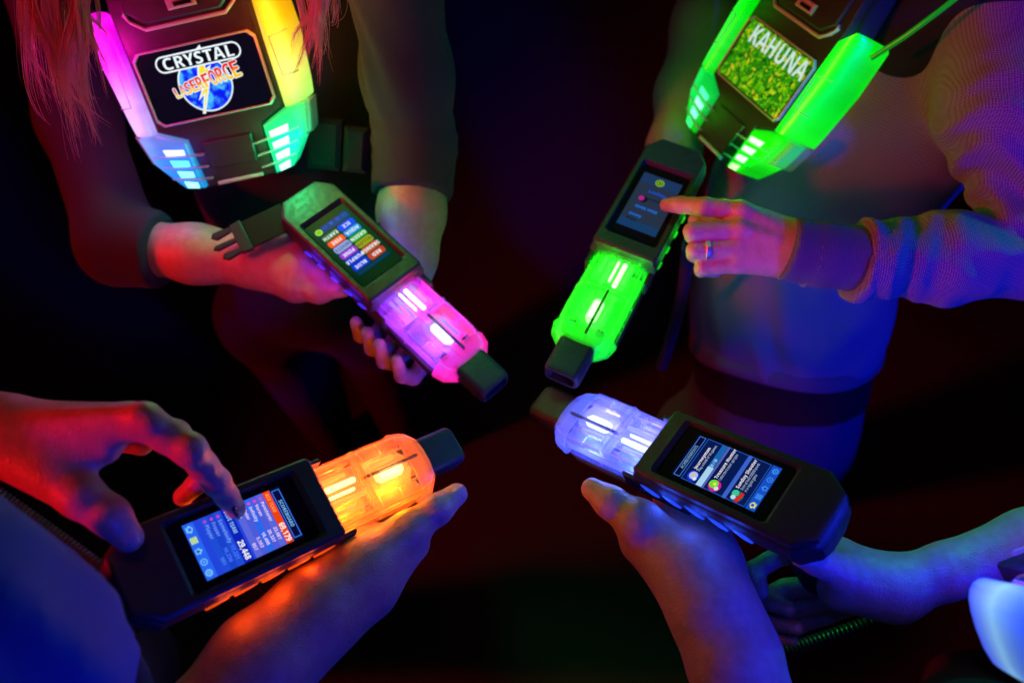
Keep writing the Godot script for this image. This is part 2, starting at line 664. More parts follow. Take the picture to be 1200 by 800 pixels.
func screen_leaves() -> Image:
	var im := Image.create(840, 480, false, Image.FORMAT_RGB8)
	im.fill(Color(0.15, 0.5, 0.05))
	var rng := RandomNumberGenerator.new()
	rng.seed = 5
	var tones := [Color(0.06, 0.38, 0.05), Color(0.2, 0.62, 0.05), Color(0.48, 0.82, 0.05), Color(0.78, 0.9, 0.1), Color(0.9, 0.86, 0.12), Color(0.25, 0.7, 0.06)]
	for k in 620:
		var p := Vector2(rng.randf() * 840, rng.randf() * 480)
		var a := rng.randf() * TAU
		var l := rng.randf_range(26, 80)
		var d := Vector2.from_angle(a)
		var s := d.orthogonal() * l * 0.22
		var col: Color = tones[[0, 1, 1, 2, 2, 5, 5, 3, 4, 2][rng.randi() % 10]]
		fill_tri(im, p - d * l * 0.5, p + s, p + d * l * 0.5, col)
		fill_tri(im, p - d * l * 0.5, p - s, p + d * l * 0.5, col.darkened(0.15))
	say(im, "KAHUNA", Vector2(462, 92), 200, Color(0.84, 0.93, 0.9), true, 730)
	return im


func lit(im: Image, energy: float) -> StandardMaterial3D:
	var m := mat(Color(0.01, 0.01, 0.012), 0.3, 0.0, 0.15)
	m.emission_enabled = true
	m.emission = Color.WHITE
	m.emission_operator = BaseMaterial3D.EMISSION_OP_MULTIPLY
	m.emission_texture = ImageTexture.create_from_image(im)
	m.emission_energy_multiplier = energy
	m.texture_repeat = false
	return m


# a flat sheet: corner, edge along u, edge along v (v runs down the picture)
func sheet(o: Vector3, u: Vector3, w: Vector3) -> ArrayMesh:
	var n := w.cross(u).normalized()
	var arr := []
	arr.resize(Mesh.ARRAY_MAX)
	arr[Mesh.ARRAY_VERTEX] = PackedVector3Array([o, o + u, o + u + w, o + w])
	arr[Mesh.ARRAY_NORMAL] = PackedVector3Array([n, n, n, n])
	arr[Mesh.ARRAY_TEX_UV] = PackedVector2Array([Vector2(0, 0), Vector2(1, 0), Vector2(1, 1), Vector2(0, 1)])
	arr[Mesh.ARRAY_INDEX] = PackedInt32Array([0, 1, 2, 0, 2, 3])
	var am := ArrayMesh.new()
	am.add_surface_from_arrays(Mesh.PRIMITIVE_TRIANGLES, arr)
	return am


func omni(color: Color, energy: float, size: float, at: Vector3, parent: Node = self) -> OmniLight3D:
	var l := OmniLight3D.new()
	l.name = "lamp_or_fill_light"
	l.light_color = color
	l.light_energy = energy
	l.light_size = size
	l.omni_range = 6.0
	l.omni_attenuation = 2.0
	l.shadow_enabled = true
	l.position = at
	parent.add_child(l, true)
	return l


func spot(color: Color, energy: float, size: float, at: Vector3, towards: Vector3, angle: float) -> void:
	var l := SpotLight3D.new()
	l.name = "stage_or_added_light"
	l.light_color = color
	l.light_energy = energy
	l.light_size = size
	l.spot_range = 12.0
	l.spot_attenuation = 2.0
	l.spot_angle = angle
	l.spot_angle_attenuation = 0.6
	l.shadow_enabled = true
	l.position = at
	add_child(l, true)
	l.look_at_from_position(at, towards, Vector3.UP)


var M := {}


func make_materials() -> void:
	var shell := mat(lin(0.014, 0.014, 0.016), 0.42)
	shell.heightmap_enabled = true
	shell.heightmap_texture = noise_tex(0.22, 2, false)
	shell.heightmap_scale = 0.012
	shell.uv1_triplanar = true
	shell.uv1_scale = Vector3(14, 14, 14)
	shell.roughness = 0.6
	shell.roughness_texture = noise_tex(0.03, 5, false, 4, two(Color(0.78, 0.78, 0.78), Color.WHITE, 0.3, 0.7))
	shell.albedo_texture = noise_tex(0.11, 5, false, 4, two(Color(0.85, 0.85, 0.85), Color.WHITE, 0.35, 0.8))
	M.shell = shell
	var pack := shell.duplicate()
	pack.albedo_color = lin(0.016, 0.015, 0.016)
	pack.roughness = 0.5
	M.pack = pack
	var fr := mat(Color(0.55, 0.55, 0.55, 0.55), 0.3)
	fr.transparency = BaseMaterial3D.TRANSPARENCY_ALPHA
	fr.backlight_enabled = true
	fr.backlight = Color(0.6, 0.6, 0.6)
	M.frosted = fr
	M.rim = mat(lin(0.3, 0.3, 0.31), 0.28)
	M.gloss = mat(lin(0.006, 0.006, 0.008), 0.3, 0.0, 0.14)
	M.grip = mat(lin(0.014, 0.014, 0.015), 0.7)
	M.cable = mat(lin(0.018, 0.018, 0.02), 0.35)
	var skin := mat(lin(0.46, 0.28, 0.2), 0.44)
	skin.albedo_texture = noise_tex(0.02, 4, false, 4, two(lin(0.86, 0.76, 0.74), Color.WHITE, 0.25, 0.75))
	skin.uv1_triplanar = true
	skin.uv1_scale = Vector3(13, 13, 13)
	skin.heightmap_enabled = true
	skin.heightmap_texture = noise_tex(0.16, 3, false, 4, null, 256, FastNoiseLite.TYPE_CELLULAR)
	skin.heightmap_scale = 0.07
	skin.subsurf_scatter_enabled = true
	skin.subsurf_scatter_strength = 0.12
	M.skin = skin
	M.nail = mat(lin(0.5, 0.33, 0.28), 0.22)
	M.dark_nail = mat(lin(0.02, 0.09, 0.1), 0.15)
	# knitted cloth: a small tile of stitches
	var k := Image.create(64, 64, false, Image.FORMAT_RGB8)
	var kc := Image.create(64, 64, false, Image.FORMAT_RGB8)
	for y in 64:
		for x in 64:
			var u := absf(sin((x + 0.5) * PI / 16.0))
			var w := absf(sin((y + 0.5 + (8 if (x / 16) % 2 else 0)) * PI / 16.0))
			var h := u * w
			k.set_pixel(x, y, Color(h, h, h))
			var c := 0.12 + 0.88 * h
			kc.set_pixel(x, y, Color(c, c, c).linear_to_srgb())
	var knit := mat(lin(0.3, 0.31, 0.36), 0.9, 0.0, 0.25)
	knit.albedo_texture = ImageTexture.create_from_image(kc)
	knit.heightmap_enabled = true
	knit.heightmap_texture = ImageTexture.create_from_image(k)
	knit.heightmap_scale = 0.09
	knit.uv1_triplanar = true
	knit.uv1_scale = Vector3(105, 105, 105)
	knit.rim_enabled = true
	knit.rim = 0.3
	M.knit = knit
	var cuff := knit.duplicate()
	cuff.uv1_scale = Vector3(150, 150, 150)
	cuff.albedo_color = lin(0.2, 0.2, 0.24)
	M.cuff = cuff
	var tee := mat(lin(0.035, 0.037, 0.042), 0.85, 0.0, 0.25)
	tee.albedo_texture = noise_tex(0.3, 2, false, 4, two(lin(0.55, 0.55, 0.55), Color.WHITE, 0.2, 0.8))
	tee.heightmap_enabled = true
	tee.heightmap_texture = noise_tex(0.3, 2, false)
	tee.heightmap_scale = 0.03
	tee.uv1_triplanar = true
	tee.uv1_scale = Vector3(16, 16, 16)
	tee.rim_enabled = true
	tee.rim = 0.25
	M.tee = tee
	var nylon := tee.duplicate()
	nylon.albedo_color = lin(0.014, 0.014, 0.015)
	M.nylon = nylon
	var denim := tee.duplicate()
	denim.albedo_color = lin(0.035, 0.055, 0.1)
	denim.uv1_scale = Vector3(24, 24, 24)
	M.denim = denim
	var grey := tee.duplicate()
	grey.albedo_color = lin(0.42, 0.43, 0.46)
	M.grey = grey
	var royal := tee.duplicate()
	royal.albedo_color = lin(0.03, 0.13, 0.42)
	M.royal = royal
	var maroon := tee.duplicate()
	maroon.albedo_color = lin(0.01, 0.008, 0.009)
	M.band = maroon
	var carpet := mat(lin(0.075, 0.06, 0.06), 1.0, 0.0, 0.1)
	carpet.albedo_texture = noise_tex(0.35, 3, false, 4, two(lin(0.25, 0.25, 0.25), Color.WHITE, 0.3, 0.7), 512)
	carpet.heightmap_enabled = true
	carpet.heightmap_texture = noise_tex(0.35, 3, false, 4, null, 512)
	carpet.heightmap_scale = 0.4
	carpet.uv1_triplanar = true
	carpet.uv1_world_triplanar = true
	carpet.uv1_scale = Vector3(4, 4, 4)
	M.carpet = carpet
	M.silver = mat(lin(0.75, 0.73, 0.7), 0.38, 1.0)
	var hair := mat(lin(0.55, 0.33, 0.2), 0.35)
	M.hair = hair


# clear plastic that scatters some of the light of the lamps inside
func clear(color: Color, alpha: float, shine: float) -> StandardMaterial3D:
	var t := Color(0.35, 0.35, 0.35).lerp(color, 0.6)
	t.a = alpha
	var m := mat(t, 0.3)
	m.transparency = BaseMaterial3D.TRANSPARENCY_ALPHA
	m.backlight_enabled = true
	m.backlight = Color(0.4, 0.4, 0.4)
	m.emission_enabled = true
	m.emission = color
	m.emission_energy_multiplier = shine
	return m


# ---------------------------------------------------------------- the phaser
# x runs to the muzzle, y out of the screen, z to the right; the screen's middle is the origin
func body_loop(x: float, hw: float, top: float, bottom: float) -> Array:
	var b := 0.003
	var pts := [Vector2(-hw + b, top), Vector2(hw - b, top), Vector2(hw, top - b), Vector2(hw + 0.0015, -0.013), Vector2(hw + 0.0005, -0.026), Vector2(hw - 0.006, bottom + 0.004), Vector2(hw - 0.012, bottom)]
	var out := []
	for p in pts:
		out.append(Vector3(x, p.y, p.x))
	for k in range(pts.size() - 1, 1, -1):
		out.append(Vector3(x, pts[k].y, -pts[k].x))
	return out


func nose_loop(x: float, w: float, top: float, bottom: float) -> Array:
	var half := [Vector2(0.0, top)]
	for p in [[0.25, 0.0], [0.45, -0.0004], [0.6, -0.0014], [0.72, -0.003], [0.82, -0.0055], [0.9, -0.009], [0.96, -0.0135]]:
		half.append(Vector2(p[0] * w, top + p[1]))
	half.append_array([Vector2(w, -0.029), Vector2(w, bottom + 0.003), Vector2(w - 0.003, bottom)])
	var out := []
	for p in half:
		out.append(Vector3(x, p.y, p.x))
	for k in range(half.size() - 1, 0, -1):
		out.append(Vector3(x, half[k].y, -half[k].x))
	return out


func round_loop(x: float, hy: float, hz: float, r: float, cy: float, steps := 4) -> Array:
	var out := []
	for q in 4:
		var sy := 1.0 if q == 0 or q == 1 else -1.0
		var sz := 1.0 if q == 0 or q == 3 else -1.0
		for k in steps:
			var a := PI / 2 * (q + k / float(steps - 1))
			out.append(Vector3(x, cy + sy * (hy - r) + r * sin(a), sz * (hz - r) + r * cos(a)))
	return out


func outline(hw: float, x0: float, x1: float, tail: float, front: float, y: float) -> Array:
	return [Vector3(x0, y, -hw + tail * 0.8), Vector3(x0 + tail, y, -hw), Vector3(x1 - front, y, -hw), Vector3(x1, y, -hw + front), Vector3(x1, y, hw - front), Vector3(x1 - front, y, hw), Vector3(x0 + tail, y, hw), Vector3(x0, y, hw - tail * 0.8)]


func make_phaser(label: String, xf: Transform3D, im: Image, screen_energy: float, lamp: Color, lamp2: Color, core: Color, vent: Color, power: float) -> Node3D:
	var ph := thing("phaser", label, "laser phaser", xf, "handheld laser tag phasers with touch screens")
	var body := MB.new()
	body.loft([body_loop(-0.102, 0.022, -0.012, -0.036), body_loop(-0.098, 0.027, -0.006, -0.042), body_loop(-0.083, 0.0385, -0.004, -0.046), body_loop(0.05, 0.0385, -0.004, -0.046), body_loop(0.0775, 0.0385, -0.004, -0.044), body_loop(0.079, 0.036, -0.007, -0.04)])
	part("body", body.mesh(), M.shell, ph)
	var cover := MB.new()
	var o := outline(0.0385, -0.1, 0.0775, 0.018, 0.003, -0.0045)
	var o2 := outline(0.0382, -0.0995, 0.077, 0.018, 0.003, 0.001)
	var o3 := outline(0.0358, -0.096, 0.0745, 0.017, 0.003, 0.0034)
	var i3 := outline(0.0318, -0.0585, 0.0605, 0.003, 0.003, 0.0034)
	var i2 := outline(0.0295, -0.0545, 0.0565, 0.003, 0.003, -0.0006)
	var i1 := outline(0.0292, -0.054, 0.056, 0.003, 0.003, -0.0045)
	cover.loft([o, o2, o3, i3, i2, i1], false, true)
	part("top_cover", cover.mesh(), M.shell, ph)
	var glass := MB.new()
	glass.prism([Vector2(-0.0535, -0.029), Vector2(0.0555, -0.029), Vector2(0.0555, 0.029), Vector2(-0.0535, 0.029)], 0.0012, 0.0034, 0.0004, Transform3D(Basis(Vector3.RIGHT, Vector3(0, 0, 1), Vector3(0, -1, 0)), Vector3.ZERO))
	var g := part("screen_glass", glass.mesh(), M.gloss, ph)
	part("display_screen", sheet(Vector3(0.0425, -0.0009, -0.024), Vector3(0, 0, 0.048), Vector3(-0.085, 0, 0)), lit(im, screen_energy), g)
	# side lights: five slanted leaves on each flank
	var vm := glow(vent, 0.75)
	for s in [-1.0, 1.0]:
		for k in 5:
			var x := -0.036 + k * 0.0245
			var leaf := MB.new()
			leaf.prism([Vector2(x - 0.0095, -0.0265), Vector2(x - 0.004, -0.02), Vector2(x + 0.003, -0.017), Vector2(x + 0.009, -0.017), Vector2(x + 0.005, -0.0225), Vector2(x - 0.002, -0.0265)], s * 0.0395 - 0.0012, s * 0.0395 + 0.0012, 0.0004)
			part("side_light", leaf.mesh(), vm, ph)
	# lower rail and the dark tabs at the root of the nose
	var rail := MB.new()
	rail.loft([round_loop(0.03, 0.004, 0.034, 0.003, -0.047), round_loop(0.165, 0.004, 0.0365, 0.003, -0.044), round_loop(0.192, 0.004, 0.024, 0.003, -0.043)])
	part("lower_rail", rail.mesh(), M.shell, ph)
	for s in [-1.0, 1.0]:
		var tab := MB.new()
		tab.box(Vector3(0.086, -0.027, s * 0.0358), Vector3(0.019, 0.02, 0.0055), 0.0015)
		part("side_tab", tab.mesh(), M.shell, ph)
	# clear nose
	var nose := MB.new()
	nose.loft([nose_loop(0.0795, 0.0335, -0.006, -0.038), nose_loop(0.1, 0.0335, -0.0055, -0.038), nose_loop(0.13, 0.0345, -0.006, -0.038), nose_loop(0.165, 0.035, -0.0075, -0.038), nose_loop(0.177, 0.0345, -0.0086, -0.038), nose_loop(0.186, 0.0318, -0.0102, -0.038), nose_loop(0.192, 0.0275, -0.0122, -0.038), nose_loop(0.1965, 0.0222, -0.015, -0.038)])
	var nm := clear(lamp, 0.13, 0.3)
	var shell := part("clear_nose", nose.mesh(45), nm, ph)
	# edge highlights of the clear nose, put in as thin glowing ridges
	var edge_shine := clear(lamp.lerp(core, 0.35), 0.4, 0.6)
	for s in [-1.0, 1.0]:
		for q in [[0.82, -0.0055]]:
			var path := []
			for st in [[0.08, 0.0335, -0.006], [0.1, 0.0335, -0.0055], [0.13, 0.0345, -0.006], [0.172, 0.035, -0.008], [0.188, 0.031, -0.0105], [0.1965, 0.0225, -0.014]]:
				path.append(Vector3(st[0], st[2] + q[1], s * st[1] * q[0]))
			var rd := MB.new()
			rd.tube(path, 0.00045, 5)
			part("nose_edge_highlight", rd.mesh(60), edge_shine, shell)
	for x in [0.1275]:
		var w := 0.0343 if x < 0.15 else 0.0305
		var tp := -0.006 if x < 0.15 else -0.0107
		var rd := MB.new()
		rd.tube([Vector3(x, -0.03, -w), Vector3(x, tp - 0.0135, -0.96 * w), Vector3(x, tp - 0.0055, -0.82 * w), Vector3(x, tp - 0.0014, -0.6 * w), Vector3(x, tp, -0.25 * w), Vector3(x, tp, 0.25 * w), Vector3(x, tp - 0.0014, 0.6 * w), Vector3(x, tp - 0.0055, 0.82 * w), Vector3(x, tp - 0.0135, 0.96 * w), Vector3(x, -0.03, w)], 0.0005, 5)
		part("nose_edge_highlight", rd.mesh(60), edge_shine, shell)
	var fl := MB.new()
	fl.loft([nose_loop(0.176, 0.0375, -0.014, -0.0395), nose_loop(0.19, 0.034, -0.014, -0.0395), nose_loop(0.2, 0.0235, -0.0165, -0.0395), nose_loop(0.2, 0.021, -0.0185, -0.0385), nose_loop(0.1885, 0.0315, -0.016, -0.0385), nose_loop(0.176, 0.0355, -0.016, -0.0385)], false, true)
	part("nose_flange", fl.mesh(), clear(lamp2, 0.5, 0.55), ph)
	# inside: rear lamp bars, middle lamp, added glowing sheets for the lamp halos, ribs, light guides
	var hot := glow(core, 6.0)
	var warm := glow(lamp.lerp(core, 0.45), 1.3)
	var veil := clear(lamp.lerp(core, 0.4), 0.3, 0.5)
	for q in [[0.0955, -0.0145, 0.028, 0.004, 1], [0.099, -0.0065, 0.034, 0.0055, 0], [0.0965, 0.0015, 0.03, 0.0032, 0], [0.101, 0.0085, 0.036, 0.0048, 1], [0.0935, 0.0165, 0.022, 0.0036, 1]]:
		var bar := MB.new()
		bar.box(Vector3(q[0], -0.015, q[1]), Vector3(q[2], 0.003, q[3]), 0.0012)
		part("lamp_bar", bar.mesh(), warm if q[4] else hot, ph)
	var dif := MB.new()
	dif.box(Vector3(0.0985, -0.0118, 0.001), Vector3(0.037, 0.002, 0.04), 0.0008)
	part("halo_sheet", dif.mesh(), veil, ph)
	var mid := MB.new()
	mid.loft([round_loop(0.137, 0.002, 0.004, 0.0018, -0.018), round_loop(0.141, 0.0036, 0.0065, 0.003, -0.018), round_loop(0.163, 0.0036, 0.0065, 0.003, -0.018), round_loop(0.168, 0.002, 0.003, 0.0018, -0.018)])
	part("lamp_block", mid.mesh(60), hot, ph)
	var mid2 := MB.new()
	mid2.box(Vector3(0.151, -0.019, -0.013), Vector3(0.028, 0.004, 0.006), 0.0015)
	part("lamp_block", mid2.mesh(), warm, ph)
	for q in [[0.15, 0.002, 0.046, 0.026], [0.152, 0.002, 0.036, 0.036]]:
		var dd := MB.new()
		dd.loft([round_loop(q[0] - q[2] / 2, 0.001, q[3] * 0.3, 0.0009, -0.0135 - q[3] * 0.05), round_loop(q[0] - q[2] * 0.35, 0.002, q[3] / 2, 0.0016, -0.0125), round_loop(q[0] + q[2] * 0.35, 0.002, q[3] / 2, 0.0016, -0.0125), round_loop(q[0] + q[2] / 2, 0.001, q[3] * 0.3, 0.0009, -0.0145)])
		part("halo_sheet", dd.mesh(40), veil if q[3] < 0.03 else clear(lamp.lerp(core, 0.2), 0.25, 0.3), ph)
	var cg := clear(lamp, 0.4, 0.3)
	for s in [-1.0, 1.0]:
		for q in [[0.0985, 0.0225, 0.036], [0.096, 0.0265, 0.03], [0.155, 0.0165, 0.04], [0.15, 0.0295, 0.044]]:
			var slat := MB.new()
			slat.box(Vector3(q[0], -0.0145, s * q[1]), Vector3(q[2], 0.006, 0.0012), 0.0003)
			part("slat", slat.mesh(), cg, ph)
		var pcb := MB.new()
		pcb.box(Vector3(0.1185, -0.0225, s * 0.017), Vector3(0.006, 0.002, 0.014), 0.0003)
		part("circuit_strip", pcb.mesh(), M.grip, ph)
		var pc2 := MB.new()
		pc2.box(Vector3(0.174, -0.021, s * 0.0165), Vector3(0.008, 0.002, 0.009), 0.0003)
		part("circuit_strip", pc2.mesh(), M.grip, ph)
	var rod := MB.new()
	rod.box(Vector3(0.154, -0.0125, -0.0035), Vector3(0.062, 0.004, 0.003), 0.0008)
	part("centre_rib", rod.mesh(), M.grip, ph)
	var rib := MB.new()
	rib.box(Vector3(0.123, -0.013, 0), Vector3(0.0035, 0.009, 0.06), 0.0008)
	part("cross_rib", rib.mesh(), cg, ph)
	for s in [-1.0, 1.0]:
		for k in 2:
			var wing := MB.new()
			wing.box(Vector3(0.141 + k * 0.022, -0.016 - k * 0.001, s * 0.0235), Vector3(0.019, 0.003, 0.012), 0.0008)
			part("light_guide", wing.mesh(), clear((lamp2 if s < 0 else lamp).lerp(core, 0.1), 0.45, 0.3), ph)
		var boss := MB.new()
		boss.tube([Vector3(0.113, -0.03, s * 0.025), Vector3(0.113, -0.0135, s * 0.025)], 0.0035, 12)
		part("screw_boss", boss.mesh(), cg, ph)
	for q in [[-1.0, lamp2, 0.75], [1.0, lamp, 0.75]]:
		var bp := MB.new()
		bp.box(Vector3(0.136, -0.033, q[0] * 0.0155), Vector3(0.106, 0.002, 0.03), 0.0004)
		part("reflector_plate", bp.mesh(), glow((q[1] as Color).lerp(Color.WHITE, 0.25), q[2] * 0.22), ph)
		var wall := MB.new()
		wall.box(Vector3(0.128, -0.026, q[0] * 0.031), Vector3(0.09, 0.012, 0.0015), 0.0004)
		part("light_guide", wall.mesh(), clear(q[1], 0.5, 0.35), ph)
	# muzzle
	var mz := MB.new()
	mz.loft([round_loop(0.19, 0.012, 0.019, 0.006, -0.03), round_loop(0.198, 0.0135, 0.0205, 0.007, -0.029), round_loop(0.234, 0.0135, 0.0205, 0.008, -0.029), round_loop(0.2385, 0.0115, 0.0185, 0.007, -0.029), round_loop(0.2385, 0.0085, 0.0155, 0.005, -0.029), round_loop(0.225, 0.008, 0.015, 0.005, -0.029)])
	part("muzzle", mz.mesh(), M.shell, ph)
	# pistol grip and trigger under the tail
	var gr := MB.new()
	var loops := []
	for q in [[0.0, -0.04, 0.022, 0.017], [0.3, -0.062, 0.019, 0.015], [0.7, -0.1, 0.02, 0.016], [1.0, -0.132, 0.021, 0.017]]:
		var l := []
		for k in 16:
			var a := TAU * k / 16
			l.append(Vector3(-0.045 - q[0] * 0.028 + cos(a) * q[2], q[1], sin(a) * q[3]))
		loops.append(l)
	gr.loft(loops)
	part("pistol_grip", gr.mesh(), M.grip, ph)
	var tg := MB.new()
	tg.tube([Vector3(-0.005, -0.044, 0), Vector3(-0.008, -0.055, 0), Vector3(-0.004, -0.066, 0)], [0.004, 0.0035, 0.003], 8)
	part("trigger", tg.mesh(), M.grip, ph)
	omni(lamp, power * 0.2, 0.004, Vector3(0.1, -0.0195, 0.012), ph)
	omni(lamp2, power * 0.2, 0.004, Vector3(0.1, -0.0195, -0.014), ph)
	omni(lamp, power * 0.3, 0.004, Vector3(0.152, -0.0245, 0.012), ph)
	omni(lamp2, power * 0.25, 0.004, Vector3(0.15, -0.0245, -0.018), ph)
	for s in [-1.0, 1.0]:
		for k in 3:
			omni(vent, power * 0.022, 0.012, Vector3(-0.025 + k * 0.034, -0.02, s * 0.0435), ph)
	return ph


# ---------------------------------------------------------------- the chest pack
# x to the viewer's right, y up, z out of the screen
func mirrored(pts: Array, s: float) -> Array:
	var out := []
	for p in pts:
		out.append(Vector2(p.x * s, p.y))
	return out


func lens_loop(y0: float, y1: float, xi: float, xo: float, s: float) -> Array:
	# y0 on the inner edge, y1 on the outer edge
	var q := [[0.0, -0.045], [0.0, 0.002], [0.05, 0.006], [0.15, 0.0085], [0.35, 0.0095], [0.55, 0.0085], [0.72, 0.0055], [0.86, 0.0], [0.97, -0.008], [1.06, -0.02], [1.1, -0.034], [1.05, -0.045]]
	var out := []
	for p in q:
		out.append(Vector3(s * (xi + (xo - xi) * p[0]), y0 + (y1 - y0) * minf(p[0], 1.0), p[1]))
	return out


# what a lens with five small lamps behind it gives off: coloured along its length, strongest over each lamp
func banded(stops: Array) -> ImageTexture:
	var im := Image.create(32, 128, false, Image.FORMAT_RGB8)
	var nz := FastNoiseLite.new()
	nz.seed = 9
	nz.frequency = 0.05
	for y in 128:
		var u := y / 127.0 * (stops.size() - 1)
		var k := mini(int(u), stops.size() - 2)
		var a: Color = stops[k]
		var c := a.lerp(stops[k + 1], u - k)
		for x in 32:
			var lamp := 0.0
			for j in 5:
				var d := Vector2((x - 15.0) / 15.0, (y - 14.0 - j * 25.0) / 20.0).length()
				lamp += exp(-d * d * 1.4)
			var e := clampf(0.7 + 0.3 * lamp + 0.06 * nz.get_noise_2d(x, y), 0.0, 1.0)
			im.set_pixel(x, y, (c * e).lerp(Color(1, 1, 1), clampf(lamp - 0.75, 0.0, 1.0) * 0.25))
	return ImageTexture.create_from_image(im)


func lens_material(stops: Array, energy: float) -> StandardMaterial3D:
	var m := mat((stops[1] as Color).darkened(0.5), 0.35)
	m.emission_enabled = true
	m.emission = Color.WHITE
	m.emission_operator = BaseMaterial3D.EMISSION_OP_MULTIPLY
	m.emission_texture = banded(stops)
	m.emission_energy_multiplier = energy
	m.texture_repeat = false
	return m


# gives a mesh texture coordinates that run down its own length (y from top to bottom)
func along_y(m: ArrayMesh, top: float, bottom: float) -> ArrayMesh:
	var a := m.surface_get_arrays(0)
	var uv := PackedVector2Array()
	for p in a[Mesh.ARRAY_VERTEX]:
		uv.append(Vector2(clampf((absf(p.x) - 0.075) / 0.042, 0.02, 0.98), clampf((top - p.y) / (top - bottom), 0.01, 0.99)))
	a[Mesh.ARRAY_TEX_UV] = uv
	var am := ArrayMesh.new()
	am.add_surface_from_arrays(Mesh.PRIMITIVE_TRIANGLES, a)
	return am


func eight(w: float, h: float, c: float, e: float, z: float) -> Array:
	var out := []
	for p in [Vector2(-w - e + c, -h - e), Vector2(w + e - c, -h - e), Vector2(w + e, -h - e + c), Vector2(w + e, h + e - c), Vector2(w + e - c, h + e), Vector2(-w - e + c, h + e), Vector2(-w - e, h + e - c), Vector2(-w - e, -h - e + c)]:
		out.append(Vector3(p.x, p.y, z))
	return out


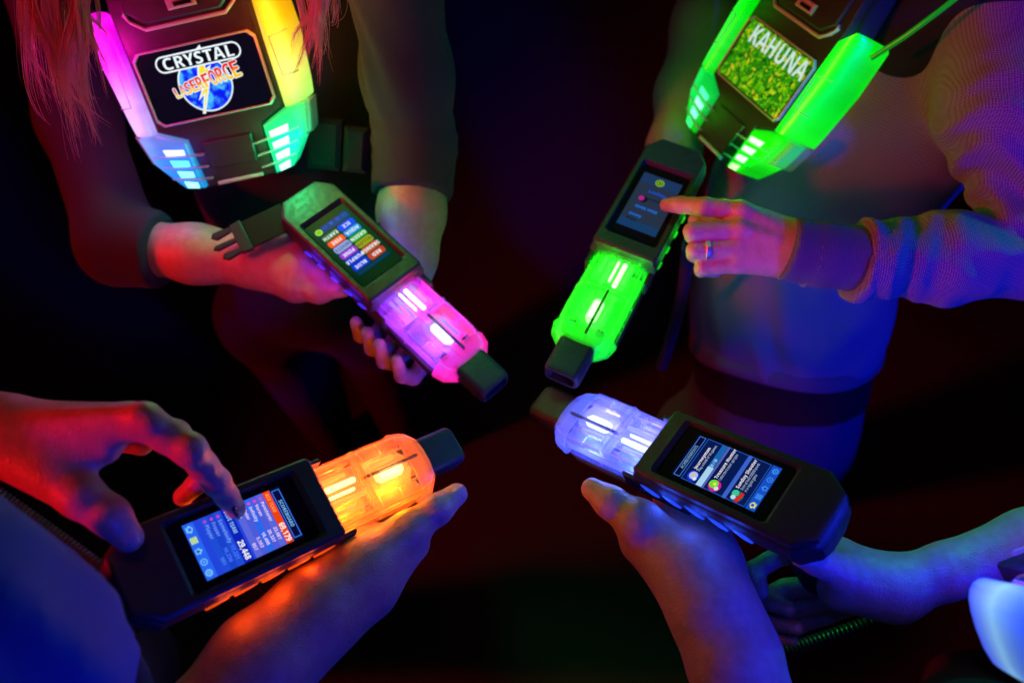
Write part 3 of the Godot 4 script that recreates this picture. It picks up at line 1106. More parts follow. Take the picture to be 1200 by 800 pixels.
func make_pack(label: String, xf: Transform3D, im: Image, energy: float, sides: Array, glint: float, louvred := true) -> Node3D:
	var pk := thing("chest_pack", label, "vest pack", xf, "laser tag chest packs")
	var half := [Vector2(0.0, 0.19), Vector2(0.062, 0.19), Vector2(0.0775, 0.09), Vector2(0.0775, -0.0465), Vector2(0.0455, -0.0615), Vector2(0.0425, -0.1215), Vector2(0.0, -0.1215)]
	var full := half.duplicate()
	for k in range(half.size() - 2, 0, -1):
		full.append(Vector2(-half[k].x, half[k].y))
	var sh := MB.new()
	sh.prism(full, -0.05, -0.001, 0.0025)
	part("shell", sh.mesh(), M.pack, pk)
	# the raised trim line above the screen
	var trim := MB.new()
	var line := [Vector2(-0.064, 0.082), Vector2(-0.058, 0.072), Vector2(-0.044, 0.0615), Vector2(0.048, 0.0615), Vector2(0.062, 0.072), Vector2(0.068, 0.082)]
	var back := []
	for k in range(line.size() - 1, -1, -1):
		back.append(line[k] + Vector2(0.0 if k > 0 and k < 5 else (0.004 if k == 0 else -0.004), 0.0042))
	trim.prism(line + back, -0.002, 0.0028, 0.001)
	part("trim", trim.mesh(), M.rim, pk)
	var up := MB.new()
	up.prism([Vector2(-0.04, 0.069), Vector2(0.045, 0.069), Vector2(0.062, 0.083), Vector2(0.06, 0.18), Vector2(-0.056, 0.18), Vector2(-0.058, 0.083)], -0.002, 0.004, 0.002)
	part("upper_panel", up.mesh(), M.pack, pk)
	var latch := MB.new()
	latch.box(Vector3(0.006, 0.084, 0.0055), Vector3(0.032, 0.013, 0.005), 0.0012)
	var lt := part("latch", latch.mesh(), M.rim, pk)
	var slot := MB.new()
	slot.box(Vector3(0.008, 0.0825, 0.0084), Vector3(0.02, 0.0045, 0.0014), 0.0004)
	part("latch_slot", slot.mesh(), M.gloss, lt)
	# screen with its rim
	var w := 0.0705
	var h := 0.0405
	var c := 0.007
	var fr := MB.new()
	fr.loft([eight(w, h, c, 0.0014, -0.002), eight(w, h, c, 0.001, 0.0026), eight(w, h, c, 0.0, 0.0032), eight(w, h, c, -0.001, 0.0026), eight(w, h, c, -0.0014, -0.002)], false, true)
	part("screen_rim", fr.mesh(), M.rim, pk)
	var gl := MB.new()
	var gp := []
	for p in eight(w, h, c, -0.0008, 0.0):
		gp.append(Vector2(p.x, p.y))
	gl.prism(gp, -0.002, 0.0006, 0.0)
	var g := part("screen_glass", gl.mesh(), M.gloss, pk)
	part("display_screen", sheet(Vector3(-0.0665, 0.038, 0.0011), Vector3(0.133, 0, 0), Vector3(0, -0.076, 0)), lit(im, energy), g)
	# lower plate and the bar under it
	var low := MB.new()
	low.prism([Vector2(-0.03, -0.068), Vector2(0.03, -0.068), Vector2(0.027, -0.1), Vector2(-0.027, -0.1)], -0.002, 0.0022, 0.001)
	part("lower_plate", low.mesh(), M.pack, pk)
	var bar := MB.new()
	bar.box(Vector3(0, -0.1175, 0.001), Vector3(0.056, 0.004, 0.005), 0.001)
	part("bottom_bar", bar.mesh(), M.rim, pk)
	for k in 2:
		var s := -1.0 if k == 0 else 1.0
		var cols: Array = sides[k]
		var mu := lens_material(cols[0], cols[4])
		var lens := MB.new()
		lens.loft([lens_loop(0.088, 0.091, 0.098, 0.105, s), lens_loop(0.07, 0.087, 0.0805, 0.109, s), lens_loop(0.03, 0.032, 0.0795, 0.112, s), lens_loop(-0.03, -0.027, 0.0795, 0.107, s), lens_loop(-0.047, -0.044, 0.0795, 0.1045, s)])
		var ln := part("side_lens", along_y(lens.mesh(62), 0.095, -0.05), mu, pk)
		# thin raised outline on the lens
		if louvred:
			var br := MB.new()
			for e in [[Vector3(0.088, 0.03, 0.0101), Vector3(0.099, 0.032, 0.0084), Vector3(0.1085, 0.034, 0.0022)], [Vector3(0.088, 0.03, 0.0101), Vector3(0.09, -0.012, 0.0099)], [Vector3(0.09, -0.012, 0.0099), Vector3(0.1, -0.012, 0.0068), Vector3(0.1065, -0.012, -0.0015)]]:
				var path := []
				for q in e:
					path.append(q * Vector3(s, 1, 1))
				br.tube(path, 0.0009, 6)
			part("lens_outline", br.mesh(35, false), M.frosted, ln)
		if louvred:
			var ll := MB.new()
			ll.prism(mirrored([Vector2(0.0475, -0.0625), Vector2(0.079, -0.0485), Vector2(0.1, -0.0485), Vector2(0.093, -0.08), Vector2(0.079, -0.1), Vector2(0.067, -0.1155), Vector2(0.0445, -0.1195)], s), -0.04, 0.004, 0.002)
			var lm := lens_material(cols[1], cols[4] * 0.75)
			var low_lens := part("lower_lens", along_y(ll.mesh(), -0.045, -0.122), lm, pk)
			for j in 4:
				var y := -0.066 - j * 0.0135
				var xi := 0.0525 - j * 0.0006
				var xo := 0.0765 - j * 0.0035
				var win := MB.new()
				win.prism(mirrored([Vector2(xi, y - 0.0045), Vector2(xo, y), Vector2(xo - 0.002, y - 0.0085), Vector2(xi, y - 0.0115)], s), 0.003, 0.0052, 0.0006)
				part("lit_window", win.mesh(), glow(cols[2][j], cols[5]), low_lens)
			for j in 3:
				var y := -0.0735 - j * 0.0145
				var fin := MB.new()
				fin.prism(mirrored([Vector2(0.031, y - 0.0075), Vector2(0.0475, y - 0.0055), Vector2(0.089 - j * 0.006, y + 0.001), Vector2(0.089 - j * 0.006, y + 0.0028), Vector2(0.0475, y - 0.0035), Vector2(0.031, y - 0.0058)], s), 0.0005, 0.0085, 0.0005)
				part("louvre_fin", fin.mesh(), M.frosted, pk)
			var sb := MB.new()
			sb.prism(mirrored([Vector2(0.094, -0.047), Vector2(0.108, -0.047), Vector2(0.1, -0.082), Vector2(0.088, -0.086)], s), -0.045, -0.008, 0.002)
			part("side_block", sb.mesh(), M.frosted, pk)
		omni(cols[7], glint * cols[8], 0.02, Vector3(s * 0.105, 0.05, 0.035), pk)
		omni(cols[6], glint * cols[9], 0.02, Vector3(s * 0.068, -0.09, 0.03), pk)
	return pk


# ---------------------------------------------------------------- cables and hair
func coil_path(a: Vector3, b: Vector3, sag: Vector3, turns: int, r: float) -> Array:
	var out := []
	var n := turns * 10
	for i in n + 1:
		var u := i / float(n)
		var c := a.lerp(b, u) + sag * 4.0 * u * (1.0 - u)
		var d := (b - a + sag * 4.0 * (1.0 - 2.0 * u)).normalized()
		var s := d.cross(Vector3.UP).normalized()
		var t := d.cross(s)
		var w := TAU * u * turns
		out.append(c + (s * cos(w) + t * sin(w)) * r)
	return out


func coil(label: String, a: Vector3, b: Vector3, sag: Vector3, turns: int, r := 0.0055) -> void:
	var m := MB.new()
	m.tube(coil_path(a, b, sag, turns, r), 0.0023, 6)
	var o := part("coiled_cable", m.mesh(60, false), M.cable, self, label)
	o.set_meta("category", "cable")
	o.set_meta("group", "coiled black phaser cables")


func hair_lock(m: MB, rng: RandomNumberGenerator, root: Vector3, tip: Vector3, spread: float, bow: Vector3, count: int) -> void:
	var clumps := maxi(count / 22, 3)
	for g in clumps:
		var off := Vector3(rng.randfn(0, 1), rng.randfn(0, 0.5), rng.randfn(0, 1)) * spread
		var start := root + off
		var end := tip + off * rng.randf_range(0.5, 1.2) + (tip - root) * rng.randf_range(-0.4, 0.04)
		var side := Vector3(rng.randfn(0, 1), 0, rng.randfn(0, 1)) * 0.007
		var wav := rng.randf() * TAU
		var wide := spread * rng.randf_range(0.25, 0.5)
		for k in 22:
			var o := Vector3(rng.randfn(0, 1), rng.randfn(0, 1), rng.randfn(0, 1)) * wide
			var loose := 1.0 if rng.randf() > 0.12 else 3.0
			var w2 := rng.randf() * TAU
			var short := rng.randf_range(0.72, 1.0)
			var r := rng.randf_range(0.00035, 0.0008)
			var path := []
			var rad := []
			for i in 18:
				var u := i / 17.0 * short
				var p := start.lerp(end, u) + bow * 4.0 * u * (1.0 - u)
				p += side * sin(u * 5.5 + wav) * u * 1.5 + o * lerpf(1.0, 0.3, u) * (1.0 + (loose - 1.0) * u * u * 2.0)
				p += Vector3(sin(u * 9.0 + w2), 0, cos(u * 7.0 + w2)) * 0.0012 * u * loose
				path.append(p)
				rad.append(r * (1.0 - 0.85 * i / 17.0))
			m.tube(path, rad, 4, false)


func nail(parent: Node, at: Vector3, along: Vector3, out_dir: Vector3, w: float, l: float, m: Material) -> void:
	var xf := frame_of(at, along, out_dir)
	var mb := MB.new()
	var loops := []
	for i in 6:
		var u := i / 5.0
		var row := []
		var ww := w * (0.8 + 0.2 * sin(u * PI)) * (1.0 if u < 0.8 else 0.8)
		for j in 7:
			var v := j / 6.0 * 2.0 - 1.0
			row.append(xf * Vector3((u - 0.5) * l, 0.0006 - v * v * w * 0.22 - (u - 0.4) * (u - 0.4) * l * 0.1, v * ww * 0.5))
		for j in range(6, -1, -1):
			var v := j / 6.0 * 2.0 - 1.0
			row.append(xf * Vector3((u - 0.5) * l, -0.0012 - v * v * w * 0.22 - (u - 0.4) * (u - 0.4) * l * 0.1, v * ww * 0.5))
		loops.append(row)
	mb.loft(loops)
	part("fingernail", mb.mesh(50), m, parent)


func person(label: String, base: Vector3) -> Node3D:
	return thing("person", label, "person", Transform3D(Basis(), base), "players standing in a ring")


func settle(p: Node3D) -> void:
	for c in p.get_children():
		c.position = -p.position


func hand_of(chains: Array) -> Array:
	var out := []
	for c in chains:
		var pts: Array = c[0]
		var rad: Array = c[1]
		if c[2] <= 0.006 and c[2] > 0.0035 and pts.size() > 2:
			# fingers are thinner between their joints
			var p2 := [pts[0]]
			var r2 := [rad[0]]
			for i in range(1, pts.size()):
				p2.append((pts[i - 1] + pts[i]) * 0.5)
				r2.append((rad[i - 1] + rad[i]) * 0.5 * 0.93)
				p2.append(pts[i])
				r2.append(rad[i])
			pts = p2
			rad = r2
		out.append_array(chain(pts, rad, c[2]))
	return out


func build_people() -> void:
	orange_player()
	blue_player()
	rainbow_player()
	green_player()


func orange_player() -> void:
	var p := person("person at the lower left tapping the scoreboard screen with a bent index finger", Vector3(-0.42, -0.12, 0.5))
	var b := hand_of([
		# pointing hand, coming in from the left
		[[Vector3(-0.7426, 1.1800, 0.0673), Vector3(-0.5286, 1.2100, 0.1126), Vector3(-0.3824, 1.2350, 0.1474)], [0.043, 0.034, 0.0235], 0.02],
		[[Vector3(-0.5412, 1.1900, 0.1159), Vector3(-0.3866, 1.2200, 0.1492)], [0.03, 0.022], 0.02],
		[[Vector3(-0.3786, 1.2380, 0.1542), Vector3(-0.2689, 1.2500, 0.1500)], [0.02, 0.0135], 0.014],
		[[Vector3(-0.3848, 1.2320, 0.1446), Vector3(-0.2927, 1.2240, 0.1353)], [0.018, 0.0125], 0.014],
		[[Vector3(-0.3939, 1.2180, 0.1398), Vector3(-0.3197, 1.1950, 0.1280)], [0.017, 0.0115], 0.014],
		[[Vector3(-0.4009, 1.2050, 0.1398), Vector3(-0.3452, 1.1700, 0.1245)], [0.016, 0.0105], 0.014],
		[[Vector3(-0.3664, 1.2360, 0.1669), Vector3(-0.3103, 1.2300, 0.2001)], [0.0215, 0.0145], 0.016],
		[[Vector3(-0.3321, 1.2320, 0.1733), Vector3(-0.2980, 1.2350, 0.1665)], [0.014, 0.009], 0.016],
		[[Vector3(-0.3103, 1.2300, 0.2001), Vector3(-0.2917, 1.2200, 0.2107), Vector3(-0.2814, 1.2050, 0.2225)], [0.0148, 0.0132, 0.0108], 0.008],
		[[Vector3(-0.2689, 1.2500, 0.1500), Vector3(-0.2369, 1.2360, 0.1663), Vector3(-0.2267, 1.2000, 0.1773), Vector3(-0.2212, 1.1620, 0.1862)], [0.0135, 0.0118, 0.0102, 0.0082], 0.006],
		[[Vector3(-0.2927, 1.2240, 0.1353), Vector3(-0.2632, 1.2050, 0.1398), Vector3(-0.2459, 1.1680, 0.1567), Vector3(-0.2705, 1.1500, 0.1720)], [0.0125, 0.0105, 0.0095, 0.0082], 0.004],
		[[Vector3(-0.3197, 1.1950, 0.1280), Vector3(-0.2962, 1.1700, 0.1222), Vector3(-0.3202, 1.1400, 0.1210), Vector3(-0.3464, 1.1400, 0.1194)], [0.0115, 0.0104, 0.0094, 0.008], 0.004],
		[[Vector3(-0.3452, 1.1700, 0.1245), Vector3(-0.3302, 1.1450, 0.1167), Vector3(-0.3508, 1.1300, 0.1183)], [0.0105, 0.009, 0.008], 0.004],
		# tendons and knuckles on the back of the hand
		[[Vector3(-0.3477, 1.2520, 0.1496), Vector3(-0.2694, 1.2620, 0.1488)], [0.003, 0.004], 0.008],
		[[Vector3(-0.3493, 1.2420, 0.1394), Vector3(-0.2921, 1.2360, 0.1338)], [0.003, 0.004], 0.008],
		[[Vector3(-0.2657, 1.2580, 0.1503), Vector3(-0.2599, 1.2580, 0.1543)], [0.0085, 0.008], 0.008],
		[[Vector3(-0.2347, 1.2420, 0.1668), Vector3(-0.2327, 1.2390, 0.1695)], [0.0085, 0.0085], 0.006],
		[[Vector3(-0.2903, 1.2260, 0.2108), Vector3(-0.2884, 1.2220, 0.2133)], [0.0095, 0.009], 0.006],
	])
	b.append_array(hand_of([
		# the hand that carries the phaser, palm up under the nose
		[[Vector3(-0.3027, 1.0800, 0.4286), Vector3(-0.2545, 1.0850, 0.3612), Vector3(-0.2074, 1.0800, 0.2887), Vector3(-0.1726, 1.0700, 0.2456), Vector3(-0.1391, 1.0580, 0.2082)], [0.046, 0.045, 0.039, 0.033, 0.028], 0.02],
		[[Vector3(-0.1956, 1.0600, 0.2822), Vector3(-0.1308, 1.0450, 0.2217)], [0.034, 0.026], 0.02],
		[[Vector3(-0.1397, 1.0550, 0.2074), Vector3(-0.0966, 1.0500, 0.1699)], [0.027, 0.0185], 0.02],
		[[Vector3(-0.1316, 1.0400, 0.2205), Vector3(-0.0926, 1.0300, 0.1785)], [0.022, 0.014], 0.018],
		[[Vector3(-0.0966, 1.0500, 0.1699), Vector3(-0.0710, 1.0460, 0.1481), Vector3(-0.0531, 1.0430, 0.1319)], [0.0165, 0.0138, 0.0108], 0.008],
		[[Vector3(-0.1416, 1.0450, 0.2048), Vector3(-0.1341, 1.0150, 0.1403)], [0.024, 0.014], 0.018],
		[[Vector3(-0.1447, 1.0400, 0.2051), Vector3(-0.1545, 1.0200, 0.1377)], [0.024, 0.014], 0.018],
		[[Vector3(-0.1494, 1.0350, 0.2054), Vector3(-0.1723, 1.0250, 0.1419)], [0.022, 0.013], 0.018],
		[[Vector3(-0.1341, 1.0150, 0.1403), Vector3(-0.1452, 1.0000, 0.1158), Vector3(-0.1476, 1.0000, 0.1085)], [0.0125, 0.0105, 0.008], 0.004],
		[[Vector3(-0.1545, 1.0200, 0.1377), Vector3(-0.1685, 1.0000, 0.1158), Vector3(-0.1734, 1.0000, 0.1103)], [0.0125, 0.0105, 0.008], 0.004],
		[[Vector3(-0.1723, 1.0250, 0.1419), Vector3(-0.1871, 1.0100, 0.1255), Vector3(-0.1918, 1.0100, 0.1211)], [0.012, 0.01, 0.008], 0.004],
		[[Vector3(-0.0735, 1.0550, 0.1478), Vector3(-0.0671, 1.0530, 0.1496)], [0.0098, 0.009], 0.006],
	]))
	part("body", flesh(b, 0.003), M.skin, p)
	nail(p, Vector3(-0.2162, 1.1705, 0.1890), Vector3(-0.2212, 1.1620, 0.1862) - Vector3(-0.2267, 1.2000, 0.1773), Vector3(0.35, 0.75, -0.45), 0.0125, 0.014, M.dark_nail)
	nail(p, Vector3(-0.2747, 1.2145, 0.2241), Vector3(-0.2814, 1.2050, 0.2225) - Vector3(-0.2917, 1.2200, 0.2107), Vector3(0.62, 0.75, 0.1), 0.014, 0.015, M.nail)
	nail(p, Vector3(-0.0509, 1.0535, 0.1322), Vector3(-0.0531, 1.0430, 0.1319) - Vector3(-0.0710, 1.0460, 0.1481), Vector3(0.1, 0.9, 0.2), 0.0125, 0.014, M.nail)
	var s := []
	s.append_array(chain([Vector3(-0.3323, 1.3400, 0.3050), Vector3(-0.3323, 1.2700, 0.3302), Vector3(-0.3609, 1.1500, 0.4011)], [0.075, 0.082, 0.1], 0.05))
	s.append_array(chain([Vector3(-0.4385, 1.1000, 0.2886), Vector3(-0.4008, 1.0500, 0.3405)], [0.075, 0.1], 0.04))
	part("shirt", flesh(s, 0.009, [[Vector3(-0.2910, 1.3000, 0.2967), Vector3(0.9, 0.1, -0.4).normalized(), 0.06, 0.007, 0.2], [Vector3(-0.3187, 1.2000, 0.2989), Vector3(0.5, 0.2, -0.8).normalized(), 0.045, 0.004, 0.15]]), M.royal, p)
	var j := chain([Vector3(-0.5063, 0.8000, 0.3207), Vector3(-0.5923, 0.5000, 0.2170), Vector3(-0.8322, -0.0800, 0.0833)], [0.1, 0.085, 0.06], 0.04)
	part("jeans", flesh(j, 0.014), M.denim, p)
	settle(p)


func blue_player() -> void:
	var p := person("person at the lower right holding the blue phaser in both bare hands", Vector3(0.4, -0.12, 0.55))
	var b := hand_of([
		# forearm from below, palm under the phaser, thumb to the left
		[[Vector3(0.2552, 1.0400, 0.4358), Vector3(0.2174, 1.0500, 0.3655), Vector3(0.1887, 1.0550, 0.2883), Vector3(0.1724, 1.0550, 0.2425), Vector3(0.1600, 1.0520, 0.2097)], [0.043, 0.041, 0.0355, 0.0325, 0.0315], 0.02],
		[[Vector3(0.2019, 1.0400, 0.2720), Vector3(0.1848, 1.0350, 0.2054)], [0.031, 0.03], 0.02],
		[[Vector3(0.1592, 1.0500, 0.2061), Vector3(0.1186, 1.0550, 0.1634)], [0.031, 0.021], 0.02],
		[[Vector3(0.1576, 1.0350, 0.2022), Vector3(0.1223, 1.0320, 0.1758)], [0.026, 0.02], 0.02],
		[[Vector3(0.1186, 1.0550, 0.1634), Vector3(0.0931, 1.0530, 0.1438), Vector3(0.0764, 1.0500, 0.1293)], [0.0185, 0.0142, 0.0108], 0.01],
		[[Vector3(0.1690, 1.0400, 0.1973), Vector3(0.1736, 1.0000, 0.1085)], [0.028, 0.014], 0.018],
		[[Vector3(0.1746, 1.0350, 0.1920), Vector3(0.1537, 0.9950, 0.0975)], [0.028, 0.014], 0.018],
		[[Vector3(0.1825, 1.0350, 0.1920), Vector3(0.1930, 1.0050, 0.1193)], [0.026, 0.014], 0.018],
		[[Vector3(0.1736, 1.0000, 0.1085), Vector3(0.1892, 0.9900, 0.0624), Vector3(0.1974, 0.9950, 0.0450)], [0.012, 0.01, 0.008], 0.004],
		[[Vector3(0.1537, 0.9950, 0.0975), Vector3(0.1641, 0.9850, 0.0505), Vector3(0.1693, 0.9900, 0.0349)], [0.012, 0.01, 0.008], 0.004],
		[[Vector3(0.0939, 1.0600, 0.1437), Vector3(0.0968, 1.0600, 0.1487)], [0.011, 0.0105], 0.006],
		[[Vector3(0.1134, 1.0650, 0.1617), Vector3(0.1181, 1.0660, 0.1700)], [0.0125, 0.012], 0.008],
	])
	b.append_array(hand_of([
		# the other hand round the pistol grip
		[[Vector3(0.5855, 1.1200, 0.1638), Vector3(0.4569, 1.0850, 0.1913), Vector3(0.3836, 1.0700, 0.2113), Vector3(0.3418, 1.0600, 0.2207)], [0.036, 0.0275, 0.0215, 0.02], 0.014],
		[[Vector3(0.4579, 1.0700, 0.1900), Vector3(0.3458, 1.0450, 0.2232)], [0.024, 0.02], 0.014],
		[[Vector3(0.3438, 1.0550, 0.2210), Vector3(0.2935, 1.0680, 0.2138)], [0.024, 0.019], 0.018],
		[[Vector3(0.3416, 1.0450, 0.2247), Vector3(0.2961, 1.0450, 0.2217)], [0.024, 0.02], 0.018],
		[[Vector3(0.3226, 1.0500, 0.2153), Vector3(0.2986, 1.0550, 0.1920)], [0.022, 0.015], 0.018],
		[[Vector3(0.2876, 1.0750, 0.2126), Vector3(0.2643, 1.0880, 0.2071), Vector3(0.2487, 1.0960, 0.2064)], [0.0165, 0.0125, 0.0098], 0.008],
		[[Vector3(0.3003, 1.0500, 0.1921), Vector3(0.2522, 1.0300, 0.1866), Vector3(0.2282, 1.0200, 0.1984), Vector3(0.2318, 1.0200, 0.2173)], [0.012, 0.0095, 0.009, 0.0078], 0.004],
		[[Vector3(0.3075, 1.0300, 0.2104), Vector3(0.2608, 1.0000, 0.2110), Vector3(0.2373, 1.0000, 0.2206), Vector3(0.2561, 1.0150, 0.2325)], [0.012, 0.0095, 0.009, 0.0076], 0.004],
		[[Vector3(0.3170, 1.0200, 0.2197), Vector3(0.2665, 0.9850, 0.2277), Vector3(0.2422, 0.9850, 0.2364), Vector3(0.2652, 1.0000, 0.2471)], [0.0115, 0.0092, 0.0086, 0.0074], 0.004],
		[[Vector3(0.3255, 1.0050, 0.2241), Vector3(0.2728, 0.9700, 0.2406), Vector3(0.2487, 0.9720, 0.2481), Vector3(0.2644, 0.9850, 0.2543)], [0.011, 0.0085, 0.0078, 0.0068], 0.004],
	]))
	part("body", flesh(b, 0.003), M.skin, p)
	var s := []
	s.append_array(chain([Vector3(0.66, 1.25, 0.64), Vector3(0.62, 1.0, 0.62), Vector3(0.58, 0.8, 0.6)], [0.1, 0.12, 0.12], 0.05))
	s.append_array(chain([Vector3(0.6074, 0.8000, 0.3540), Vector3(0.6292, 0.6500, 0.3657)], [0.075, 0.1], 0.05))
	part("shirt", flesh(s, 0.01, [[Vector3(0.4420, 1.0000, 0.2874), Vector3(0.3, 0.2, 0.9).normalized(), 0.045, 0.004, 0.16]]), M.denim, p)
	var j := chain([Vector3(0.5669, 0.7000, 0.3494), Vector3(0.7088, 0.4000, 0.2889), Vector3(0.9331, -0.0600, 0.1549)], [0.1, 0.085, 0.06], 0.04)
	part("jeans", flesh(j, 0.014), M.denim, p)
	settle(p)


func rainbow_player() -> void:
	var p := person("long haired person in a dark top behind the rainbow lit chest pack", Vector3(-0.34, -0.12, -0.42))
	var b := hand_of([
		# arm on the left: bare forearm, hand round the pistol grip
		[[Vector3(-0.4529, 0.9800, -0.2054), Vector3(-0.3858, 0.9820, -0.1975), Vector3(-0.3226, 0.9800, -0.1900)], [0.0345, 0.032, 0.026], 0.02],
		[[Vector3(-0.3899, 0.9700, -0.1985), Vector3(-0.3146, 0.9720, -0.1919)], [0.028, 0.024], 0.02],
		[[Vector3(-0.3226, 0.9800, -0.1900), Vector3(-0.2550, 0.9850, -0.1750)], [0.026, 0.022], 0.018],
		[[Vector3(-0.3130, 0.9720, -0.1817), Vector3(-0.2614, 0.9720, -0.1541)], [0.023, 0.0185], 0.018],
		[[Vector3(-0.3014, 0.9850, -0.1966), Vector3(-0.2573, 0.9900, -0.2019)], [0.02, 0.015], 0.018],
		[[Vector3(-0.2614, 0.9720, -0.1541), Vector3(-0.2295, 0.9800, -0.1414), Vector3(-0.2035, 0.9920, -0.1371)], [0.0165, 0.0125, 0.009], 0.01],
		[[Vector3(-0.2550, 0.9850, -0.1750), Vector3(-0.2240, 0.9850, -0.1552), Vector3(-0.1983, 0.9850, -0.1430)], [0.019, 0.0125, 0.009], 0.01],
		[[Vector3(-0.2585, 0.9800, -0.1938), Vector3(-0.2189, 0.9600, -0.2083), Vector3(-0.2056, 0.9600, -0.1824)], [0.014, 0.01, 0.009], 0.006],
		[[Vector3(-0.2640, 0.9600, -0.1849), Vector3(-0.2235, 0.9450, -0.1954), Vector3(-0.2105, 0.9450, -0.1734)], [0.013, 0.01, 0.009], 0.006],
	])
	b.append_array(hand_of([
		# arm on the right: forearm down to the palm under the nose
		[[Vector3(-0.1236, 1.0000, -0.3270), Vector3(-0.1278, 0.9750, -0.2639), Vector3(-0.1303, 0.9600, -0.2083), Vector3(-0.1324, 0.9500, -0.1575)], [0.041, 0.0405, 0.034, 0.026], 0.02],
		[[Vector3(-0.1345, 0.9500, -0.1575), Vector3(-0.1424, 0.9530, -0.1272)], [0.022, 0.013], 0.014],
		[[Vector3(-0.1324, 0.9500, -0.1575), Vector3(-0.1249, 0.9530, -0.1103)], [0.022, 0.013], 0.014],
		[[Vector3(-0.1279, 0.9500, -0.1537), Vector3(-0.1076, 0.9530, -0.0937)], [0.022, 0.013], 0.014],
		[[Vector3(-0.1257, 0.9500, -0.1512), Vector3(-0.0906, 0.9530, -0.0774)], [0.02, 0.012], 0.014],
		[[Vector3(-0.1424, 0.9530, -0.1272), Vector3(-0.1657, 0.9570, -0.0914), Vector3(-0.1768, 0.9680, -0.0884), Vector3(-0.1795, 0.9900, -0.0926)], [0.012, 0.0092, 0.0088, 0.0075], 0.003],
		[[Vector3(-0.1249, 0.9530, -0.1103), Vector3(-0.1503, 0.9560, -0.0734), Vector3(-0.1623, 0.9680, -0.0712), Vector3(-0.1652, 0.9920, -0.0777)], [0.012, 0.0094, 0.0092, 0.0078], 0.003],
		[[Vector3(-0.1076, 0.9530, -0.0937), Vector3(-0.1351, 0.9560, -0.0575), Vector3(-0.1472, 0.9680, -0.0543), Vector3(-0.1503, 0.9920, -0.0620)], [0.012, 0.0094, 0.0092, 0.0078], 0.003],
		[[Vector3(-0.0906, 0.9530, -0.0774), Vector3(-0.1140, 0.9570, -0.0390), Vector3(-0.1253, 0.9680, -0.0355), Vector3(-0.1289, 0.9900, -0.0412)], [0.0115, 0.0094, 0.009, 0.0076], 0.003],
	]))
	part("body", flesh(b, 0.003), M.skin, p)
	var s := []
	s.append_array(chain([Vector3(-0.4, 1.34, -0.66), Vector3(-0.386, 1.166, -0.56), Vector3(-0.356, 1.03, -0.49), Vector3(-0.34, 0.85, -0.43), Vector3(-0.33, 0.68, -0.4)], [0.095, 0.118, 0.12, 0.118, 0.125], 0.05))
	s.append_array(chain([Vector3(-0.27, 1.08, -0.51), Vector3(-0.28, 0.8, -0.43)], [0.095, 0.1], 0.05))
	s.append_array(chain([Vector3(-0.1312, 1.2600, -0.4135), Vector3(-0.1253, 1.1000, -0.3718), Vector3(-0.1232, 1.0200, -0.3374), Vector3(-0.1275, 0.9820, -0.2887), Vector3(-0.1300, 0.9670, -0.2498)], [0.054, 0.05, 0.0475, 0.0445, 0.0435], 0.03))
	s.append_array(chain([Vector3(-0.1312, 1.2600, -0.4135), Vector3(-0.33, 1.28, -0.62)], [0.05, 0.075], 0.05))
	s.append_array(chain([Vector3(-0.5958, 1.1600, -0.5469), Vector3(-0.5680, 1.0100, -0.3918), Vector3(-0.4886, 0.9720, -0.2179), Vector3(-0.4314, 0.9800, -0.2028), Vector3(-0.3967, 0.9810, -0.1982)], [0.05, 0.047, 0.046, 0.04, 0.038], 0.03))
	s.append_array(chain([Vector3(-0.5958, 1.1600, -0.5469), Vector3(-0.46, 1.28, -0.66)], [0.05, 0.07], 0.05))
	part("long_sleeved_top", flesh(s, 0.0065, [[Vector3(-0.1251, 1.0300, -0.3496), Vector3(-0.12, 0.75, -0.65).normalized(), 0.021, 0.0045, 0.085], [Vector3(-0.1560, 1.1500, -0.3581), Vector3(0.7, 0.5, 0.4).normalized(), 0.05, 0.003, 0.12]], [[Vector3(-0.1286, 0.9810, -0.2868), (Vector3(-0.1300, 0.9670, -0.2498) - Vector3(-0.1247, 1.0000, -0.3270)).normalized(), 0.06], [Vector3(-0.4304, 0.9800, -0.2028), (Vector3(-0.3651, 0.9810, -0.1969) - Vector3(-0.4514, 0.9790, -0.2061)).normalized(), 0.055]]), M.tee, p)
	var j := []
	for q in [-0.43, -0.25]:
		j.append_array(chain([Vector3(-0.34, 0.7, -0.39), Vector3(q, 0.55, -0.38), Vector3(q, -0.1, -0.4)], [0.12, 0.09, 0.05], 0.04))
	part("trousers", flesh(j, 0.014), M.nylon, p)
	var po := MB.new()
	var pf := frame_of(Vector3(-0.2156, 1.0300, -0.3280), Vector3(0.97, -0.1, 0.05), Vector3(0.0, 0.75, -0.66))
	po.box(Vector3(-0.017, 0, 0), Vector3(0.04, 0.062, 0.03), 0.006, pf)
	po.box(Vector3(0.021, -0.003, 0), Vector3(0.03, 0.056, 0.028), 0.006, pf)
	part("pouch", po.mesh(35, false), M.nylon, p)
	var hm := MB.new()
	var rng := RandomNumberGenerator.new()
	rng.seed = 11
	hair_lock(hm, rng, Vector3(-0.4091, 1.3600, -0.2749), Vector3(-0.4168, 1.2000, -0.1650), 0.0115, Vector3(-0.4229, 1.2800, -0.2294) - Vector3(-0.4134, 1.2800, -0.2294), 420)
	hair_lock(hm, rng, Vector3(-0.3778, 1.3600, -0.2749), Vector3(-0.3939, 1.2250, -0.1763), 0.006, Vector3(-0.3976, 1.2800, -0.2294) - Vector3(-0.3920, 1.2800, -0.2294), 220)
	hair_lock(hm, rng, Vector3(-0.4277, 1.3600, -0.2749), Vector3(-0.4464, 1.2000, -0.2130), 0.011, Vector3.ZERO, 220)
